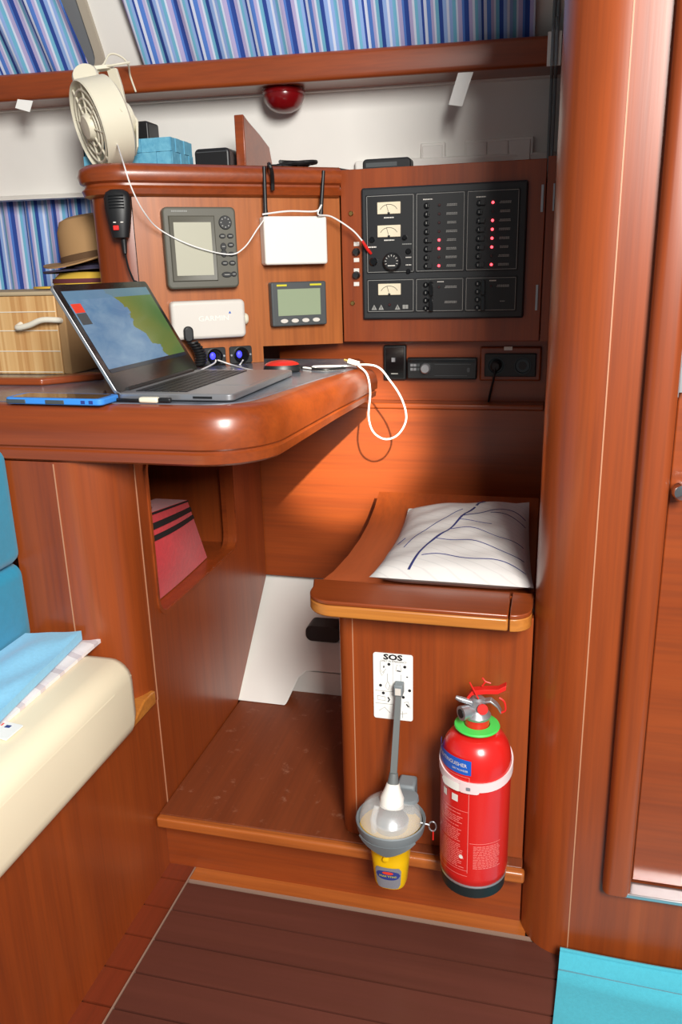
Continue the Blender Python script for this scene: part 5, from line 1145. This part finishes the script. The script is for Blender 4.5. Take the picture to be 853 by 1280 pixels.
# strap with buckle
zs_ = at(597, 985, 1, YX - RX).z
def cw(x, z, r=RX + 0.0006):   # wrap about the cylinder; x = arc length from the camera-facing front
    t = R_(-97) + x / RX; return V((xq + r * math.cos(t), YX + r * math.sin(t), z))
mb = MB(); rs = []
for k in range(49):
    t = 2 * math.pi * k / 48; rs.append([(xq + r_ * math.cos(t), YX + r_ * math.sin(t), zs_ + dz_ + 0.012 * (1 + math.sin(t)) ** 1.3) for r_, dz_ in ((RX + .0004, -.0075), (RX + .0026, -.0075), (RX + .0026, .0075), (RX + .0004, .0075))])
mb.rings(rs, True, False); sr = mb.build('strap', 'strap_white', fx)
wrap_poly(rrect(-0.046, -0.008, zs_ - 0.010, zs_ + 0.004, 0.0068), lambda x, z: cw(x, z, RX + .0045), 'white_plastic', sr, 'strap_tongue')
wrap_poly(rrect(-0.012, 0.016, zs_ - 0.0095, zs_ + 0.0065, 0.002), lambda x, z: cw(x, z, RX + .0048), 'strap_white', sr, 'buckle')
wrap_poly(rrect(-0.002, 0.004, zs_ - 0.004, zs_ + 0.002, 0.0005), lambda x, z: cw(x, z, RX + .0056), 'label_grey', sr, 'buckle_hole', 0, 3)
# bracket behind
MB().box(xq - 0.025, xq + 0.025, YX + RX - 0.004, 1.1692, ZX + 0.05, ZX + hs - 0.05).build('wall_bracket', 'white_plastic', fx, 0.002)
# printed label
zl = at(575, 957, 1, YX - RX * .8).z + 0.004
bl_ = wrap_poly(rrect(-0.085, 0.004, zl - 0.013, zl + 0.013, 0.001), lambda x, z: cw(x, z, RX + .0005), 'label_blue', by, 'blue_label')
text('FIRE EXTINGUISHER', 0.0088, 'print_white', by, lambda x, y: cw(-0.036 + x, zl + 0.003 + y, RX + .0011), sx=0.85)
text('DRY POWDER', 0.0048, 'print_white', by, lambda x, y: cw(-0.014 + x, zl - 0.006 + y, RX + .0011), sx=0.85)
mb = MB(); rnd = random.Random(3); zb0 = ZX + 0.058
def wbar(x0_, x1_, z_, h_):
    n_ = max(1, int((x1_ - x0_) / 0.006)); ids = [mb._a([cw(x0_ + (x1_ - x0_) * k / n_, z_ - h_ / 2, RX + .0006), cw(x0_ + (x1_ - x0_) * k / n_, z_ + h_ / 2, RX + .0006)]) for k in range(n_ + 1)]
    for a, b in zip(ids, ids[1:]): mb.f.append([a, b, b + 1, a + 1])
zz = zs_ - 0.052; 
while zz > zb0:
    x_ = -0.045 - 0.02
    while x_ < -0.006 - rnd.random() * 0.012: l = rnd.uniform(0.003, 0.011); wbar(x_, x_ + l, zz, 0.0013); x_ += l + 0.0012
    zz -= 0.0034 + (0.003 if rnd.random() < 0.2 else 0)
zz = zb0 + 0.045
while zz > zb0 + 0.002:
    x_ = 0.010
    while x_ < 0.050: l = rnd.uniform(0.003, 0.008); wbar(x_, x_ + l, zz, 0.0012); x_ += l + 0.001
    zz -= 0.0031
for a in ((-0.003, zl - 0.016, zb0 - 0.006),): 
    for k in range(1): 
        i_ = mb._a([cw(0.0010, a[1]), cw(0.0018, a[1]), cw(0.0018, a[2]), cw(0.0010, a[2])]); mb.f.append([i_, i_ + 1, i_ + 2, i_ + 3])
wbar(-0.075, 0.0014, zl - 0.0165, 0.0008); wbar(-0.075, 0.0014, zs_ - 0.046, 0.0008); wbar(-0.075, 0.0014, zb0 - 0.002, 0.0008); wbar(-0.075, 0.0014, zb0 - 0.012, 0.0008); wbar(0.004, 0.055, zb0 + 0.05, 0.0008)
mb.build('printed_text', 'red_print', by)
for xa, xb in ((-0.047, -0.038), (-0.027, -0.016)):
    wrap_poly([(xa, zs_ - 0.032), (xb, zs_ - 0.032), (xb, zs_ - 0.020), (xa, zs_ - 0.020)], lambda x, z: cw(x, z, RX + .0007), 'print_white', by, 'pictogram', 0, 4)
wrap_poly(circ(-0.009, zb0 + 0.022, 0.0035, 14), lambda x, z: cw(x, z, RX + .0008), 'print_white', by, 'approval_mark', 0, 6)
